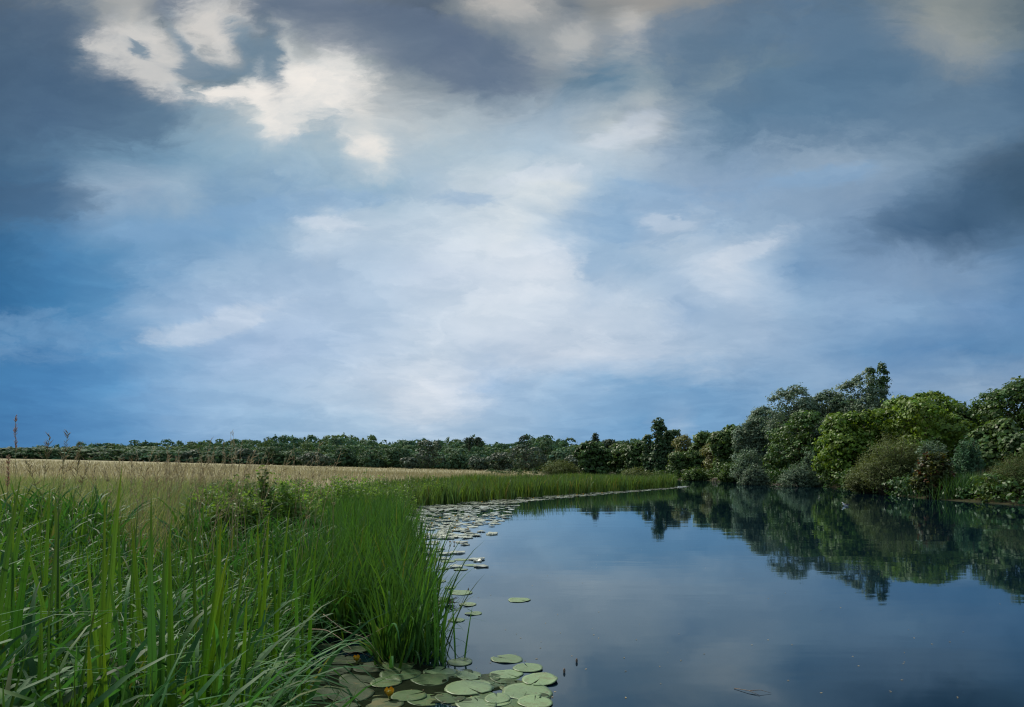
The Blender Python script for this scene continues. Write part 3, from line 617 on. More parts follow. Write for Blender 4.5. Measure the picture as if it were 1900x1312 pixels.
FW = [ # px, top, half width, distance, species, label
 (30,838,26,232,'far','leftmost low dark tree of the distant wood behind the tall grass stem'),
 (78,829,24,232,'far','dark dome of the distant wood left of the dip in its skyline'),
 (135,828,26,236,'far','dark tree of the distant wood right of the dip in its skyline'),
 (190,832,30,230,'far','broad dark green tree over the left part of the tan field'),
 (250,838,24,226,'far','low dark green tree over the tan field, left of the feathery grass heads'),
 (300,836,26,228,'far','dark tree behind the feathery grass heads on the left'),
 (350,834,28,228,'farsilver','greyish tree behind the feathery grass heads'),
 (405,836,26,226,'far','dark green tree right of the feathery grass heads'),
 (455,832,26,228,'farsilver','greyish green tree of the distant wood above the bushy weeds'),
 (510,828,30,228,'far','broad green tree of the distant wood above the darkest weeds'),
 (585,838,36,215,'farsilver','wide grey green willow dome standing forward at the field edge'),
 (548,838,20,222,'far','small dark tree left of the wide grey green willow dome'),
 (640,830,26,226,'far','dark green tree right of the wide grey green willow dome'),
 (623,811,16,262,'far','dark round crown standing highest above the wood skyline'),
 (690,834,28,222,'far','dark tree of the distant wood in the middle of the field edge'),
 (740,830,26,222,'far','green tree beside the tall grey willow at the field edge'),
 (795,815,32,212,'farsilver','tall dark grey willow with pointed top at the field edge'),
 (760,848,18,205,'farsilver','low grey bush tree at the foot of the tall grey willow'),
 (845,838,24,208,'far','dark green tree right of the tall grey willow'),
 (886,846,20,200,'farsilver','small round green bush tree alone at the field edge'),
 (930,838,28,198,'farsilver','grey green willow left of the broad drooping willow'),
 (975,824,42,188,'farsilver','broad drooping grey green willow at the field edge'),
 (1012,815,24,215,'far','dark rounded tree behind the broad drooping willow'),
 (1040,836,26,172,'far','dark tree between the broad willow and the dry thicket'),
 (1070,842,22,165,'farsilver','low grey green tree beside the dark round tree at the reeds'),
]
for px, top, hw, d, sp, lab in FW:
    tree('edge_tree', lab, 'tree', sp, px, top, hw, d, group=G_FW, tint=.88 if sp == 'far' else .55)
# dark pines that break the skyline
def pine(px, top, d, hw, label):
    NTREE[0] += 1; rng = np.random.default_rng(NTREE[0])
    x = X(px, d); gz = float(ground_z([(x, d)])[0]); H = Zp(top, d)-gz; r = hw/F*d
    root = empty('pine_tree', (x, d, gz)); tag(root, label, 'tree', 'pines on the skyline')
    hz_ = .34 if hw < 6 else .18
    V, Fq, T, lc = crown(rng, r, r, H*hz_, n_lobes=7, clumps=60, leaves=12, leaf=.6, clump=.7, lobe=.5, aspect=.5)
    obj('crown', mesh('crown', V+[0, 0, H*(1-hz_*.95)], Fq, T), M['pine'], root)
    v_, f_, _ = tube([(0, 0, -.3), (0.1, 0, H*.4), (0, 0.1, H*.95)], [.3, .25, .1], 6); obj('trunk', mesh('trunk', v_, f_), M['bark'], root)
for px, top, d, hw, lab in [(973, 809, 250, 12, 'dark pine top breaking the skyline behind the broad willow'), (870, 812, 262, 9, 'left dark pine of the pair on the middle skyline'),
                            (886, 812, 262, 11, 'right dark pine of the pair on the middle skyline'), (1104, 806, 150, 5, 'thin dark conifer spike above the dark round tree'), (1127, 816, 150, 15, 'flat topped dark pine above the trees left of the poplar'),
                            (1160, 821, 165, 12, 'low dark pine crown just left of the spire poplar skyline'), (18, 829, 240, 4, 'tiny dark spike tree on the far left skyline')]:
    pine(px, top, d, hw, lab)

# ------------------------------------------------------------------ grass blades
def blades(base, h, w, az, lean, curl, segs, rng, tint, face=None, fold=False, power=1.6, wmax=0.35):
    """base (n,3); blade leaves the vertical by lean and curls by a further curl (radians) towards its tip, in direction az"""
    n = len(base); s = np.linspace(0, 1, segs+1)
    th = lean[:, None] + curl[:, None]*s[None]**power
    ds = h[:, None]/segs
    thm = (th[:, 1:] + th[:, :-1])/2
    r = np.concatenate([np.zeros((n, 1)), np.cumsum(np.sin(thm)*ds, 1)], 1); z = np.concatenate([np.zeros((n, 1)), np.cumsum(np.cos(thm)*ds, 1)], 1)
    dx_, dy_ = np.cos(az)[:, None], np.sin(az)[:, None]
    C = np.stack([base[:, 0:1]+r*dx_, base[:, 1:2]+r*dy_, base[:, 2:3]+z], -1)
    f = az + np.pi/2 + (rng.uniform(.3, 1.15, n)*rng.choice([-1, 1], n) if face is None else face)
    S = np.stack([np.cos(f), np.sin(f), np.zeros(n)], -1)[:, None]
    prof = np.minimum(1, 0.55 + s/wmax*0.45)*np.clip((1-s)/(1-wmax), 0, 1)**0.65; prof[-1] = 0.03
    Wd = (w[:, None]*prof[None]/2)[..., None]
    if fold:
        nrm = np.stack([-np.cos(th)*dx_, -np.cos(th)*dy_, np.sin(th)], -1)
        V = np.stack([C-S*Wd, C+nrm*Wd*0.35, C+S*Wd], 2); k = 3
    else:
        V = np.stack([C-S*Wd, C+S*Wd], 2); k = 2
    V = V.reshape(-1, 3)
    b0 = (np.arange(n)*(segs+1)*k)[:, None, None] + (np.arange(segs)*k)[None, :, None] + np.arange(k-1)[None, None]
    Fq = np.stack([b0, b0+1, b0+k+1, b0+k], -1).reshape(-1, 4)
    T = np.repeat(np.asarray(tint)*np.ones((n, 3)), (segs+1)*k, 0)
    return V, Fq, T
def scatter(rng, n, y0, y1, x0f, x1f, test=None, yp=1.0):
    """points with depth in y0..y1 (denser near for yp<1) and x between the two functions of depth"""
    y = y0 + (y1-y0)*rng.uniform(0, 1, n)**yp
    x = x0f(y) + (x1f(y)-x0f(y))*rng.uniform(0, 1, n)
    P = np.stack([x, y], 1)
    if test is not None: P = P[test(P)]
    return P
def with_z(P, dz=-0.05): return np.column_stack([P, np.maximum(ground_z(P), -0.35) + dz])
def tints(rng, n, s=0.2, dry=0.04, yel=0.25, yt=(1.35, 1.12, 0.7)):
    T = np.clip(rng.normal(1, s, (n, 1)), 0.5, 1.6)*np.ones((n, 3))
    y = rng.uniform(0, 1, n) < yel; T[y] *= np.array(yt)
    dd = rng.uniform(0, 1, n) < dry; T[dd] = np.array([3.0, 1.35, 1.6])*rng.uniform(.6, 1, (dd.sum(), 1))
    return T
left = lambda y: -0.80*y - 0.6
# water's edge of the plants standing in the shallows, from the near clump to the bay
EDGE = np.array([(1.4,-0.62),(2.6,-0.95),(3.6,-1.25),(4.4,-1.42),(5.2,-1.62),(5.45,-1.4),(5.6,-0.62),(6.6,-0.72),(8,-1.1),(13,-2.0),(18,-3.0),(22,-3.7),(24.5,-4.2),(26,-5.2),(29.5,-6.5)], float)
edge = lambda y: np.interp(y, EDGE[:, 0], EDGE[:, 1])
pond = lambda P: ~((P[:, 1] > 4.5) & (P[:, 1] < 6.5) & (P[:, 0] > -1.8) & (P[:, 0] < -1.1) & (P[:, 0] > -3.6+0.28*P[:, 1]))
G = 'bank'
# 1. arching glossy grass (under layer of the near bank)
rng = np.random.default_rng(1)
mead = lambda P: (P[:, 1] > 7.6 + 0.9*np.sin(P[:, 0]*2.1)) & (P[:, 0] < -0.455*P[:, 1] + 0.25*np.sin(P[:, 1]*1.3))   # here the straw meadow takes over
ok = lambda P: pond(P) & ~mead(P)
P = np.vstack([scatter(rng, 2700, 1.35, 4.2, left, lambda y: edge(y)-0.08, ok), scatter(rng, 5600, 4.0, 10, left, lambda y: edge(y)-0.12, ok)]); n = len(P)
V1 = blades(with_z(P), rng.uniform(.72, 1.22, n)+.12*(1-sstep(P[:, 1], 2.2, 4.5)), rng.uniform(.020, .050, n), rng.uniform(0, 6.28, n), rng.uniform(.03, .42, n), rng.uniform(1.0, 3.0, n), 11, rng, tints(rng, n, .22, .05, .12), power=rng.uniform(2.0, 4.0, (n, 1)))
P = scatter(rng, 8000, 8, 25, left, lambda y: edge(y)-0.1, lambda P: ~mead(P), 1.0); n = len(P)
V2 = blades(with_z(P), rng.uniform(.65, 1.15, n), rng.uniform(.020, .042, n), rng.uniform(0, 6.28, n), rng.uniform(.03, .35, n), rng.uniform(.8, 2.8, n), 8, rng, tints(rng, n, .2, .03, .2), power=2.0)
v_, f_, t_ = join([V1, V2])
tag(obj('arching_grass', mesh('arching_grass', v_, f_, t_, True), M['gloss']), 'glossy arching grass blades covering the near left bank', 'grass', kind='stuff')
# 2. upright sedge blades, near bank and the clump standing in the shallows
P = np.vstack([scatter(rng, 1500, 1.5, 4.2, left, lambda y: edge(y)-0.05, ok), scatter(rng, 3600, 4.0, 10, left, lambda y: edge(y)-0.05, ok)]); n = len(P)
S1 = blades(with_z(P), rng.uniform(.5, .95, n)+.12*(1-sstep(P[:, 1], 2.0, 4.0)), rng.uniform(.018, .036, n), rng.uniform(0, 6.28, n), rng.uniform(0, .38, n), rng.uniform(0, .6, n), 7, rng, tints(rng, n, .2, .03, .35), fold=True)
yy = 5.6 + 3.0*rng.uniform(0, 1, 1500)**1.3; n = len(yy)
P = np.stack([edge(yy) + .06 - 1.45*rng.uniform(0, 1, n)**.75, yy], 1); P = P[pond(P)]; n = len(P)
S2 = blades(np.column_stack([P, np.full(n, -.1)]), rng.uniform(.6, 1.22, n), rng.uniform(.013, .027, n), rng.uniform(-1.2, 1.2, n)+np.where(rng.uniform(0, 1, n) < .45, np.pi, 0), rng.uniform(0, .36, n), rng.uniform(0, .9, n), 9, rng, tints(rng, n, .2, .02, .15), power=2.4, fold=True)
yy = 8.4 + 17*rng.uniform(0, 1, 6500); n = len(yy)
P = np.stack([edge(yy) - (0.12*yy)*rng.uniform(0, 1, n)**1.0 + .15*np.sin(yy*3.1)+.1*np.sin(yy*7.3), yy], 1)
S3 = blades(np.column_stack([P, np.full(n, -.1)]), rng.uniform(.75, 1.28, n), rng.uniform(.014, .028, n), rng.uniform(0, 6.28, n), rng.uniform(0, .25, n), rng.uniform(0, .9, n), 5, rng, tints(rng, n, .22, .02, .15), power=2.4)
P = scatter(rng, 9500, 9, 27, left, lambda y: edge(y)-0.1, lambda P: ~mead(P), 1.0); n = len(P)
S4 = blades(with_z(P), rng.uniform(.5, .92, n), rng.uniform(.016, .032, n), rng.uniform(0, 6.28, n), rng.uniform(0, .3, n), rng.uniform(0, .9, n), 5, rng, tints(rng, n, .24, .02, .4))
P = np.vstack([scatter(rng, 420, 2.0, 4.0, left, lambda y: edge(y)-0.15, ok), scatter(rng, 2400, 3.8, 9.0, left, lambda y: edge(y)-0.2, ok)]); n = len(P)
S5 = blades(with_z(P), rng.uniform(.7, 1.08, n), rng.uniform(.022, .040, n), rng.uniform(0, 6.28, n), rng.uniform(0, .30, n), rng.uniform(0, .35, n), 7, rng, tints(rng, n, .25, .03, .45), fold=True, wmax=.5)
v_, f_, t_ = join([S1, S2, S3, S4, S5])
tag(obj('sedge_bed', mesh('sedge_bed', v_, f_, t_, True), M['sedge']), 'upright green sedge along the left bank and in the shallows', 'sedge', kind='stuff')
# 3. reed bed of the promontory
RF = np.array([(26.5,-4.9),(28.6,-4.3),(31,-3.0),(35,-0.9),(40,1.7),(47,6.0),(54,10.4),(60,14.0),(64,14.9)], float)
rng = np.random.default_rng(3)
s = rng.uniform(0, 1, 24000)**0.8; ty = 26.5 + 37.5*s; back = rng.uniform(0, 1, len(s))**1.5*np.interp(ty, [26, 32, 45, 64], [3, 7, 12, 10])
fx_ = np.interp(ty, RF[:, 0], RF[:, 1]); jx = 0.35*np.sin(ty*2.3)+0.25*np.sin(ty*5.1+1)
P = np.stack([fx_ - back*0.82 + jx, ty + back*0.55], 1); n = len(P)
zb = np.where(back < 3, -0.1, ground_z(P))
cl = np.sin(P[:, 0]*1.9+np.sin(P[:, 1]*1.1)*2)*np.sin(P[:, 1]*1.3+P[:, 0]*.7)
cl = .7*cl + .5*np.sin(P[:, 0]*.8-P[:, 1]*.5)*np.sin(P[:, 1]*.45+1)
ht = np.interp(ty, [26, 40, 64], [1.05, 1.3, 1.32])*rng.uniform(.6, 1.08, n)*(1+.16*cl)*(1-.36*sstep(back, .8, 4.5))
R1 = blades(np.column_stack([P, zb]), ht, rng.uniform(.03, .06, n), rng.uniform(0, 6.28, n), rng.uniform(0, .22, n), rng.uniform(0, .9, n), 4, rng, tints(rng, n, .28, .05, .3)*(1+.22*cl)[:, None], power=2.5)
# green reeds and dry reeds on the far right bank
n = 2200; P = np.stack([rng.normal(X(1792, 36.5), .8, n), rng.uniform(35.3, 37.5, n)], 1)
R2 = blades(np.column_stack([P, np.full(n, -.1)]), rng.uniform(1.0, 1.75, n), rng.uniform(.02, .035, n), rng.uniform(0, 6.28, n), rng.uniform(0, .3, n), rng.uniform(.1, 1.2, n), 4, rng, tints(rng, n, .2, 0, .05)*np.array([.8, 1.0, 1.2]), power=2.2)
v_, f_, t_ = join([R1])
tag(obj('reed_bed', mesh('reed_bed', v_, f_, t_, True), M['reed']), 'long green reed bed edging the left bank out to the point', 'reeds', kind='stuff')
v_, f_, t_ = join([R2])
tag(obj('reed_clump', mesh('reed_clump', v_, f_, t_, True), M['reed']), 'deep green reed clump at the far water edge beside the red tinged shrub', 'reeds', kind='stuff')
n = 420; P = np.stack([rng.normal(X(1836, 36), .38, n), rng.uniform(35.2, 36.6, n)], 1)
R3 = blades(np.column_stack([P, np.full(n, -.1)]), rng.uniform(1.2, 1.9, n), rng.uniform(.012, .022, n), rng.uniform(0, 6.28, n), rng.uniform(0, .2, n), rng.uniform(0, .5, n), 4, rng, np.full((n, 3), .55)*rng.uniform(.5, 1.1, (n, 1)))
tag(obj('dry_reed_clump', mesh('dry_reed_clump', *R3, True), M['wheat']), 'pale dry reed clump between the green reeds and the brown thicket', 'reeds', kind='stuff')
# 4. meadow grass, tan above and green below, left of the weeds
rng = np.random.default_rng(4)
P = scatter(rng, 29000, 6.0, 34, lambda y: -0.80*y-1, lambda y: np.minimum(-0.30*y-0.4, edge(np.minimum(y, 29))-0.8), lambda P: (river_dist(P) > 0.8) & (mead(P) | (P[:, 1] > 20)), 1.2); n = len(P)
T = np.array([1, 1, 1])*rng.normal(1, .2, (n, 1)); gmask = rng.uniform(0, 1, n) < .5; T[gmask] *= np.array([.42, .66, .42])
MD = blades(with_z(P), rng.uniform(.55, 1.1, n)*np.interp(P[:, 1], [5, 9, 34], [.8, 1.0, .95]), rng.uniform(.004, .009, n)*np.interp(P[:, 1], [5, 34], [1, 2.0]), rng.normal(0.2, 1.2, n), rng.uniform(0, .35, n), rng.uniform(.2, 1.5, n), 5, rng, np.clip(T, .2, 2), power=2.2)
v_, f_, t_ = join([MD])
tag(obj('meadow_grass', mesh('meadow_grass', v_, f_, t_, True), M['meadow']), 'feathery straw coloured meadow grass between bank and field', 'grass', kind='stuff')
# 5. dry field stalks
rng = np.random.default_rng(5)
y = 26 + 150*rng.uniform(0, 1, 42000)**1.7; x = rng.uniform(-0.86, 0.12, len(y))*y; P = np.stack([x, y], 1); P = P[river_dist(P) > 9]; n = len(P)
T = np.array([1, 1, 1])*rng.normal(1, .15, (n, 1))*(1+.14*np.sin(P[:, 0]*.13+np.sin(P[:, 1]*.21)*1.5)+.10*np.sin(P[:, 1]*.47+P[:, 0]*.05))[:, None]
WF = blades(with_z(P), rng.uniform(.5, .8, n), rng.uniform(.012, .022, n)*np.interp(P[:, 1], [26, 176], [1, 5]), rng.uniform(0, 6.28, n), rng.uniform(0, .3, n), rng.uniform(0, .9, n), 2, rng, np.clip(T, .4, 1.6))
tag(obj('field_stalks', mesh('field_stalks', *WF), M['wheat']), 'pale tan ripe grass of the field below the distant wood', 'field grass', kind='stuff')

# ------------------------------------------------------------------ iris fans standing out of the near grass
G_IR = 'sword leaved iris clumps in the near grass'
def iris(label, d, leaves_, tone=(1, 1, 1)):
    """leaves_: (base px, tip px, tip row, width m, droop) ; each leaf is a part"""
    NTREE[0] += 1; rng = np.random.default_rng(NTREE[0])
    bx = np.mean([X(l[0], d) for l in leaves_]); gz = float(ground_z([(bx, d)])[0])
    root = empty('iris_clump', (bx, d, gz)); tag(root, label, 'iris', G_IR)
    for (bp, tp, tr, w, dr) in leaves_:
        b0 = np.array([X(bp, d)-bx, rng.uniform(-.08, .08), -.05]); tip = np.array([X(tp, d)-bx, rng.uniform(-.12, .12), Zp(tr, d)-gz])
        s = np.linspace(0, 1, 13)[:, None]
        ctl = b0*0.55 + tip*0.45 + np.array([-(tip-b0)[0]*0.28, 0, 0.12*(tip-b0)[2]])
        C = (1-s)**2*b0 + 2*s*(1-s)*ctl + s**2*tip
        if dr > 0:                                     # leaf folded over: top part hangs
            k = s[:, 0] > 0.6; e = (s[k]-0.6)/0.4
            hinge = C[~k][-1]; sgn = np.sign(tip[0]-b0[0]) or 1
            C[k] = hinge + np.hstack([sgn*dr*e, 0*e, 0.10*e - 0.9*dr*e**2])
        tg = unit(np.gradient(C, axis=0)); f = rng.uniform(-.7, .7); S = np.array([np.cos(f), np.sin(f), 0]); S = unit(S - (tg@S)[:, None]*tg)
        nr = np.cross(S, tg)
        prof = np.minimum(1, .6+s/0.4*.4)*np.clip((1-s)/.62, 0, 1)**.6; prof[-1] = .02
        wd = w*prof/2
        V = np.stack([C-S*wd, C-S*wd*.15+nr*wd*.22, C+S*wd*.15+nr*wd*.22, C+S*wd], 1).reshape(-1, 3)
        q = (np.arange(12)*4)[:, None]+np.arange(3)[None]; q = q.ravel()
        T = np.array(tone)*np.array([.82, .95, .95])*rng.normal(1, .12)*np.array([rng.uniform(.9, 1.25), 1, rng.uniform(.7, 1.2)])
        tt = np.repeat(np.ones((13, 3))*T, 4, 0); tt[-8:] *= np.array([1.2, .95, .8])
        obj('leaf', mesh('leaf', V, np.stack([q, q+1, q+5, q+4], 1), np.column_stack([np.clip(tt, .2, 3), np.tile([0, .42, .58, 1], 13)]), True), M['iris'], root)
    return root
iris('dark iris fan cut by the left picture edge, tips near the horizon', 2.1, [(-30, 58, 880, .038, 0), (-10, 86, 972, .04, 0), (-60, 15, 905, .03, 0), (10, -20, 990, .03, 0)], (.8, .9, .8))
iris('iris with the tallest bright tip crossing the tan field', 2.3, [(150, 196, 862, .032, 0), (176, 206, 905, .028, 0), (120, 172, 1000, .03, 0), (190, 150, 1020, .026, 0)], (1.3, 1.2, .9))
iris('iris with leaning leaf left of the tallest bright tip', 2.6, [(130, 95, 905, .03, 0), (110, 118, 878, .02, 0), (100, 130, 960, .03, 0), (150, 70, 960, .026, 0)])
iris('slender pair of upright iris leaves right of the tallest bright tip', 2.8, [(288, 278, 905, .032, 0), (300, 330, 950, .028, 0), (270, 262, 960, .03, 0)], (1.15, 1.1, .8))
iris('iris with one broad grey green upright leaf in the middle of the near grass', 2.2, [(285, 266, 985, .040, 0), (300, 305, 1002, .034, 0), (270, 230, 1040, .026, 0)], (.7, .9, 1.1))
iris('iris with a pale leaf folded over like a hook', 2.1, [(330, 300, 1076, .034, .18), (320, 340, 990, .034, 0), (345, 362, 1038, .034, 0)], (1.0, 1.05, .8))
iris('iris leaning right with bright pointed leaf over the arching grass', 2.3, [(330, 415, 1018, .030, 0), (350, 432, 1050, .028, 0), (365, 408, 1078, .026, 0)], (1.3, 1.15, .6))
iris('tall bundle of bright iris leaves near the middle of the grass', 2.2, [(350, 425, 1065, .034, 0), (400, 480, 1012, .034, 0), (410, 492, 1050, .03, 0), (430, 470, 1090, .026, 0), (390, 440, 1100, .028, 0)], (1.1, 1.1, .8))
iris('iris fan with yellow blunt tip in the bottom grass', 1.9, [(190, 205, 1162, .034, 0), (215, 228, 1160, .022, 0), (175, 140, 1180, .03, 0)], (1.5, 1.2, .6))
iris('diagonal iris leaf rising from the bottom left grass', 1.8, [(60, 155, 1095, .034, 0), (90, 60, 1080, .028, 0), (50, 20, 1130, .03, 0)], (1.2, 1.15, .7))
iris('short dark green iris at the bottom left edge', 1.7, [(100, 98, 1235, .032, 0), (150, 122, 1240, .026, 0), (40, 2, 1210, .03, 0)])
iris('iris with blue green leaf tip beside the pale folded leaf', 2.4, [(225, 252, 1100, .03, 0), (240, 250, 1150, .034, 0), (260, 215, 1130, .022, 0)], (.7, .95, 1.1))
iris('iris group of narrow yellow green spears behind the folded leaf', 3.0, [(380, 390, 935, .028, 0), (395, 420, 950, .026, 0), (370, 350, 960, .028, 0), (405, 402, 965, .024, 0)], (1.3, 1.15, .7))
iris('iris spears in front of the darkest bushy weeds', 3.6, [(490, 512, 945, .028, 0), (500, 535, 930, .028, 0), (480, 470, 955, .03, 0), (510, 500, 965, .026, 0)], (1.35, 1.2, .6))
iris('iris spears right of the middle at the edge of the sedge', 3.8, [(560, 590, 985, .026, 0), (570, 560, 970, .026, 0), (555, 540, 990, .026, 0)], (1.1, 1.1, .8))
iris('bright iris pair in front of the straw meadow left', 3.4, [(60, 75, 898, .028, 0), (80, 100, 915, .028, 0), (50, 40, 925, .024, 0)], (1.35, 1.2, .7))
iris('iris fan below the feathery grass heads with spread leaves', 3.3, [(225, 240, 930, .028, 0), (240, 268, 945, .028, 0), (220, 205, 940, .024, 0), (230, 225, 955, .028, 0)], (1.1, 1.1, .8))

# lone sedge blades in the water, right of the clump
G_LB = 'lone blades rising from the water'
def lone(label, bp, brow, tp, trow, w=.016, curl=0.03):
    NTREE[0] += 1; rng = np.random.default_rng(NTREE[0])
    d = CAM_H*F/(brow-HZ); x = X(bp, d); dxw = X(tp, d)-x; H = Zp(trow, d)
    L = math.hypot(dxw, H+.15)
    th = math.atan2(abs(dxw), H+.15)
    V, Fq, T = blades(np.array([[0, 0, -.15]]), np.array([L]), np.array([w]), np.array([0.0 if dxw > 0 else np.pi]), np.array([th-curl]), np.array([curl*2]), 9, rng, np.array([[.85, 1, 1]]), face=np.array([-1.25]), fold=True)
    o = obj('sedge_blade', mesh('sedge_blade', V, Fq, T, True), M['sedge'], None, (x, d, 0)); tag(o, label, 'sedge blade', G_LB)
lone('lone upright sedge blade left of the rightmost leaning blade', 846, 1222, 834, 1070)
lone('rightmost sedge blade leaning to the right above a pad', 858, 1222, 878, 1122)
lone('tall blade at the right rim of the sedge clump', 808, 1232, 800, 1040, .018)
lone('curved blade at the right rim of the clump, tip highest over the water', 812, 1236, 795, 1010, .018, .08)
lone('short upright blade just right of the sedge clump', 823, 1238, 818, 1130)
lone('thin short blade second from the clump rim', 826, 1236, 822, 1128, .012)
lone('short dark crossing blade at the clump foot', 800, 1240, 822, 1150, .016)
lone('leaning blade crossing the clump rim from left to right', 795, 1232, 778, 1030, .016, .05)

# ------------------------------------------------------------------ bushy weeds on the bank
G_WD = 'bushy weeds on the left bank'
def weed(label, px, top, hw, d, tone=1.0, stems=46, name='weed_bush'):
    NTREE[0] += 1; rng = np.random.default_rng(NTREE[0])
    x = X(px, d); gz = float(ground_z([(x, d)])[0]); H = Zp(top, d)-gz; r = hw/F*d
    root = empty(name, (x, d, gz)); tag(root, label, 'weeds', G_WD)
    a = rng.uniform(0, 6.28, stems); rr = np.sqrt(rng.uniform(0, 1, stems))*r
    B = np.stack([np.cos(a)*rr*.8, np.sin(a)*rr*.8, np.full(stems, -.05)], 1)
    hh = H*(1-0.35*(rr/r)**2)*rng.uniform(.72, 1.02, stems)
    Tp = B + np.stack([np.cos(a)*rr*.25+rng.normal(0, .05, stems), np.sin(a)*rr*.25, hh], 1)
    nl = 44; s = rng.uniform(.15, 1.0, (stems, nl, 1))
    C = B[:, None]*(1-s)+Tp[:, None]*s; la = rng.uniform(0, 6.28, (stems, nl))
    out = np.stack([np.cos(la), np.sin(la), rng.uniform(-.2, .5, (stems, nl))], -1)
    ls = .13*(1.15-s[..., 0]*.6)
    C = C + out*ls[..., None]*.6
    V, Fq = leaf_quads(C.reshape(-1, 3), (np.array([0, -.35, .55])+rng.normal(size=C.shape)*.8).reshape(-1, 3), ls.ravel(), .42, rng, out.reshape(-1, 3))
    T = np.repeat(rng.normal(tone, .16, (stems, 1)), nl, 0)*rng.normal(1, .15, (stems*nl, 1))*np.array([1, 1, 1])
    obj('foliage', mesh('foliage', V, Fq, np.repeat(np.clip(T, .3, 2), 4, 0)), M['weed'], root)
    parts = [tube(np.linspace(B[k], Tp[k], 3), [.006, .005, .002], 4) for k in range(stems)]
    v_, f_, _ = join(parts); obj('stems', mesh('stems', v_, f_), M['bud'], root)
weed('leftmost low leafy weed bush in front of the straw meadow', 385, 886, 36, 10.5, 1.0, 60)
weed('leafy weed bush with pale tops second from the left', 432, 880, 36, 11.5, 1.15, 60)
weed('tall dark weed bush with the highest spire over the tan field', 490, 860, 20, 11, .7, 60)
weed('bright green weed bush right of the highest dark spire', 530, 868, 30, 12, 1.15, 70)
weed('low green weed bush in the dip of the bank', 588, 882, 36, 16, 1.05, 70)
weed('broad rounded weed bush before the middle of the field', 650, 868, 40, 18, 1.1, 90)
weed('right half of the broad rounded weeds next to the bay', 708, 870, 38, 19, 1.0, 90)
weed('dark weed bush behind the start of the reed bed', 755, 870, 24, 29, .65, 60)
weed('low weed bush at the mouth of the small bay', 745, 886, 32, 24, .95, 70)
weed('pale weed tops left of the reed bed', 805, 876, 36, 32, 1.1, 70)
weed('darker weed bush below the highest dark spire', 462, 898, 32, 9.5, .85, 60)
weed('weed bush with yellowish leaves above the glossy grass', 566, 894, 34, 13, 1.25, 70)
weed('green weed bush behind the yellowish weeds', 615, 872, 34, 20, 1.0, 70)
weed('tufted weed bush on the field side of the broad rounded weeds', 680, 866, 26, 22, 1.2, 60)
weed('long low weed bush where the bank meets the field', 560, 876, 34, 17, .95, 70)
weed('weed bush with ragged top left of the highest dark spire', 455, 870, 24, 12.5, 1.1, 60)
weed('thin leafy weeds against the straw meadow', 400, 876, 24, 12, 1.05, 50)
weed('small leafy weed bush at the corner of the meadow', 412, 904, 28, 9, .95, 50)
# ------------------------------------------------------------------ flowering grasses on the skyline
G_FG = 'tall flowering grass stems at the left'
def flower_grass(label, bp, tp, top, d, style='plume', droop=0.0, colr='straw'):
    NTREE[0] += 1; rng = np.random.default_rng(NTREE[0])
    x = X(bp, d); gz = float(ground_z([(x, d)])[0]); H = Zp(top, d)-gz; dxw = X(tp, d)-x
    root = empty('flowering_grass', (x, d, gz)); tag(root, label, 'grass stem', G_FG)
    s = np.linspace(0, 1, 12)[:, None]
    C = np.hstack([dxw*s**2.2, 0*s, H*s - droop*H*np.clip(s-.75, 0, 1)**2*3])
    C[0, 2] -= .05
    v_, f_, _ = tube(C, .0035*(1-.6*s[:, 0]), 4); obj('stem', mesh('stem', v_, f_, np.ones((len(v_), 3))*[.7, .85, .6]), M['plume'], root)
    parts = []
    n = 60 if style == 'spike' else 36
    u0 = .80 if style == 'spike' else .78
    for k in range(n):
        t0 = rng.uniform(u0, 1); i0 = int(t0*10.99); c_ = C[i0]*(1-(t0*11-i0))+C[min(11, i0+1)]*(t0*11-i0)
        a = rng.uniform(0, 6.28); L = .035 if style == 'spike' else rng.uniform(.04, .11)*(1.25-t0)*2.2
        up = .8 if style == 'spike' else .75
        e = c_ + np.array([math.cos(a)*L*.55, math.sin(a)*L*.55, L*up - droop*L])
        parts.append(tube(np.array([c_, (c_+e)/2, e]), [.0010, .003, .0008], 3))
    v_, f_, _ = join(parts); obj('flower_head', mesh('flower_head', v_, f_, np.ones((len(v_), 3))*([1.1, .85, .95] if style == 'spike' else [.8, .75, .7])), M['plume'], root)
flower_grass('tallest flowering grass stem with a pale purple spike at the far left', 30, 28, 774, 6.5, 'spike')
flower_grass('flowering grass with drooping feathery head left of the sky notch', 70, 92, 808, 6.0, 'plume')
flower_grass('flowering grass with dark open head just right of the sky notch', 100, 126, 802, 6.2, 'plume')
flower_grass('short leaning flowering grass head right of the dark open head', 128, 150, 822, 6.4, 'plume')
flower_grass('arching pale grass plume bending left across the distant wood', 95, 45, 836, 6.2, 'plume', .25)
flower_grass('arching pale grass plume bending right above the tan field', 130, 168, 838, 6.6, 'plume', .25)
flower_grass('thin pale grass spike rising from the left edge of the meadow', 10, 16, 848, 6.0, 'spike')
rng = np.random.default_rng(77); parts = []
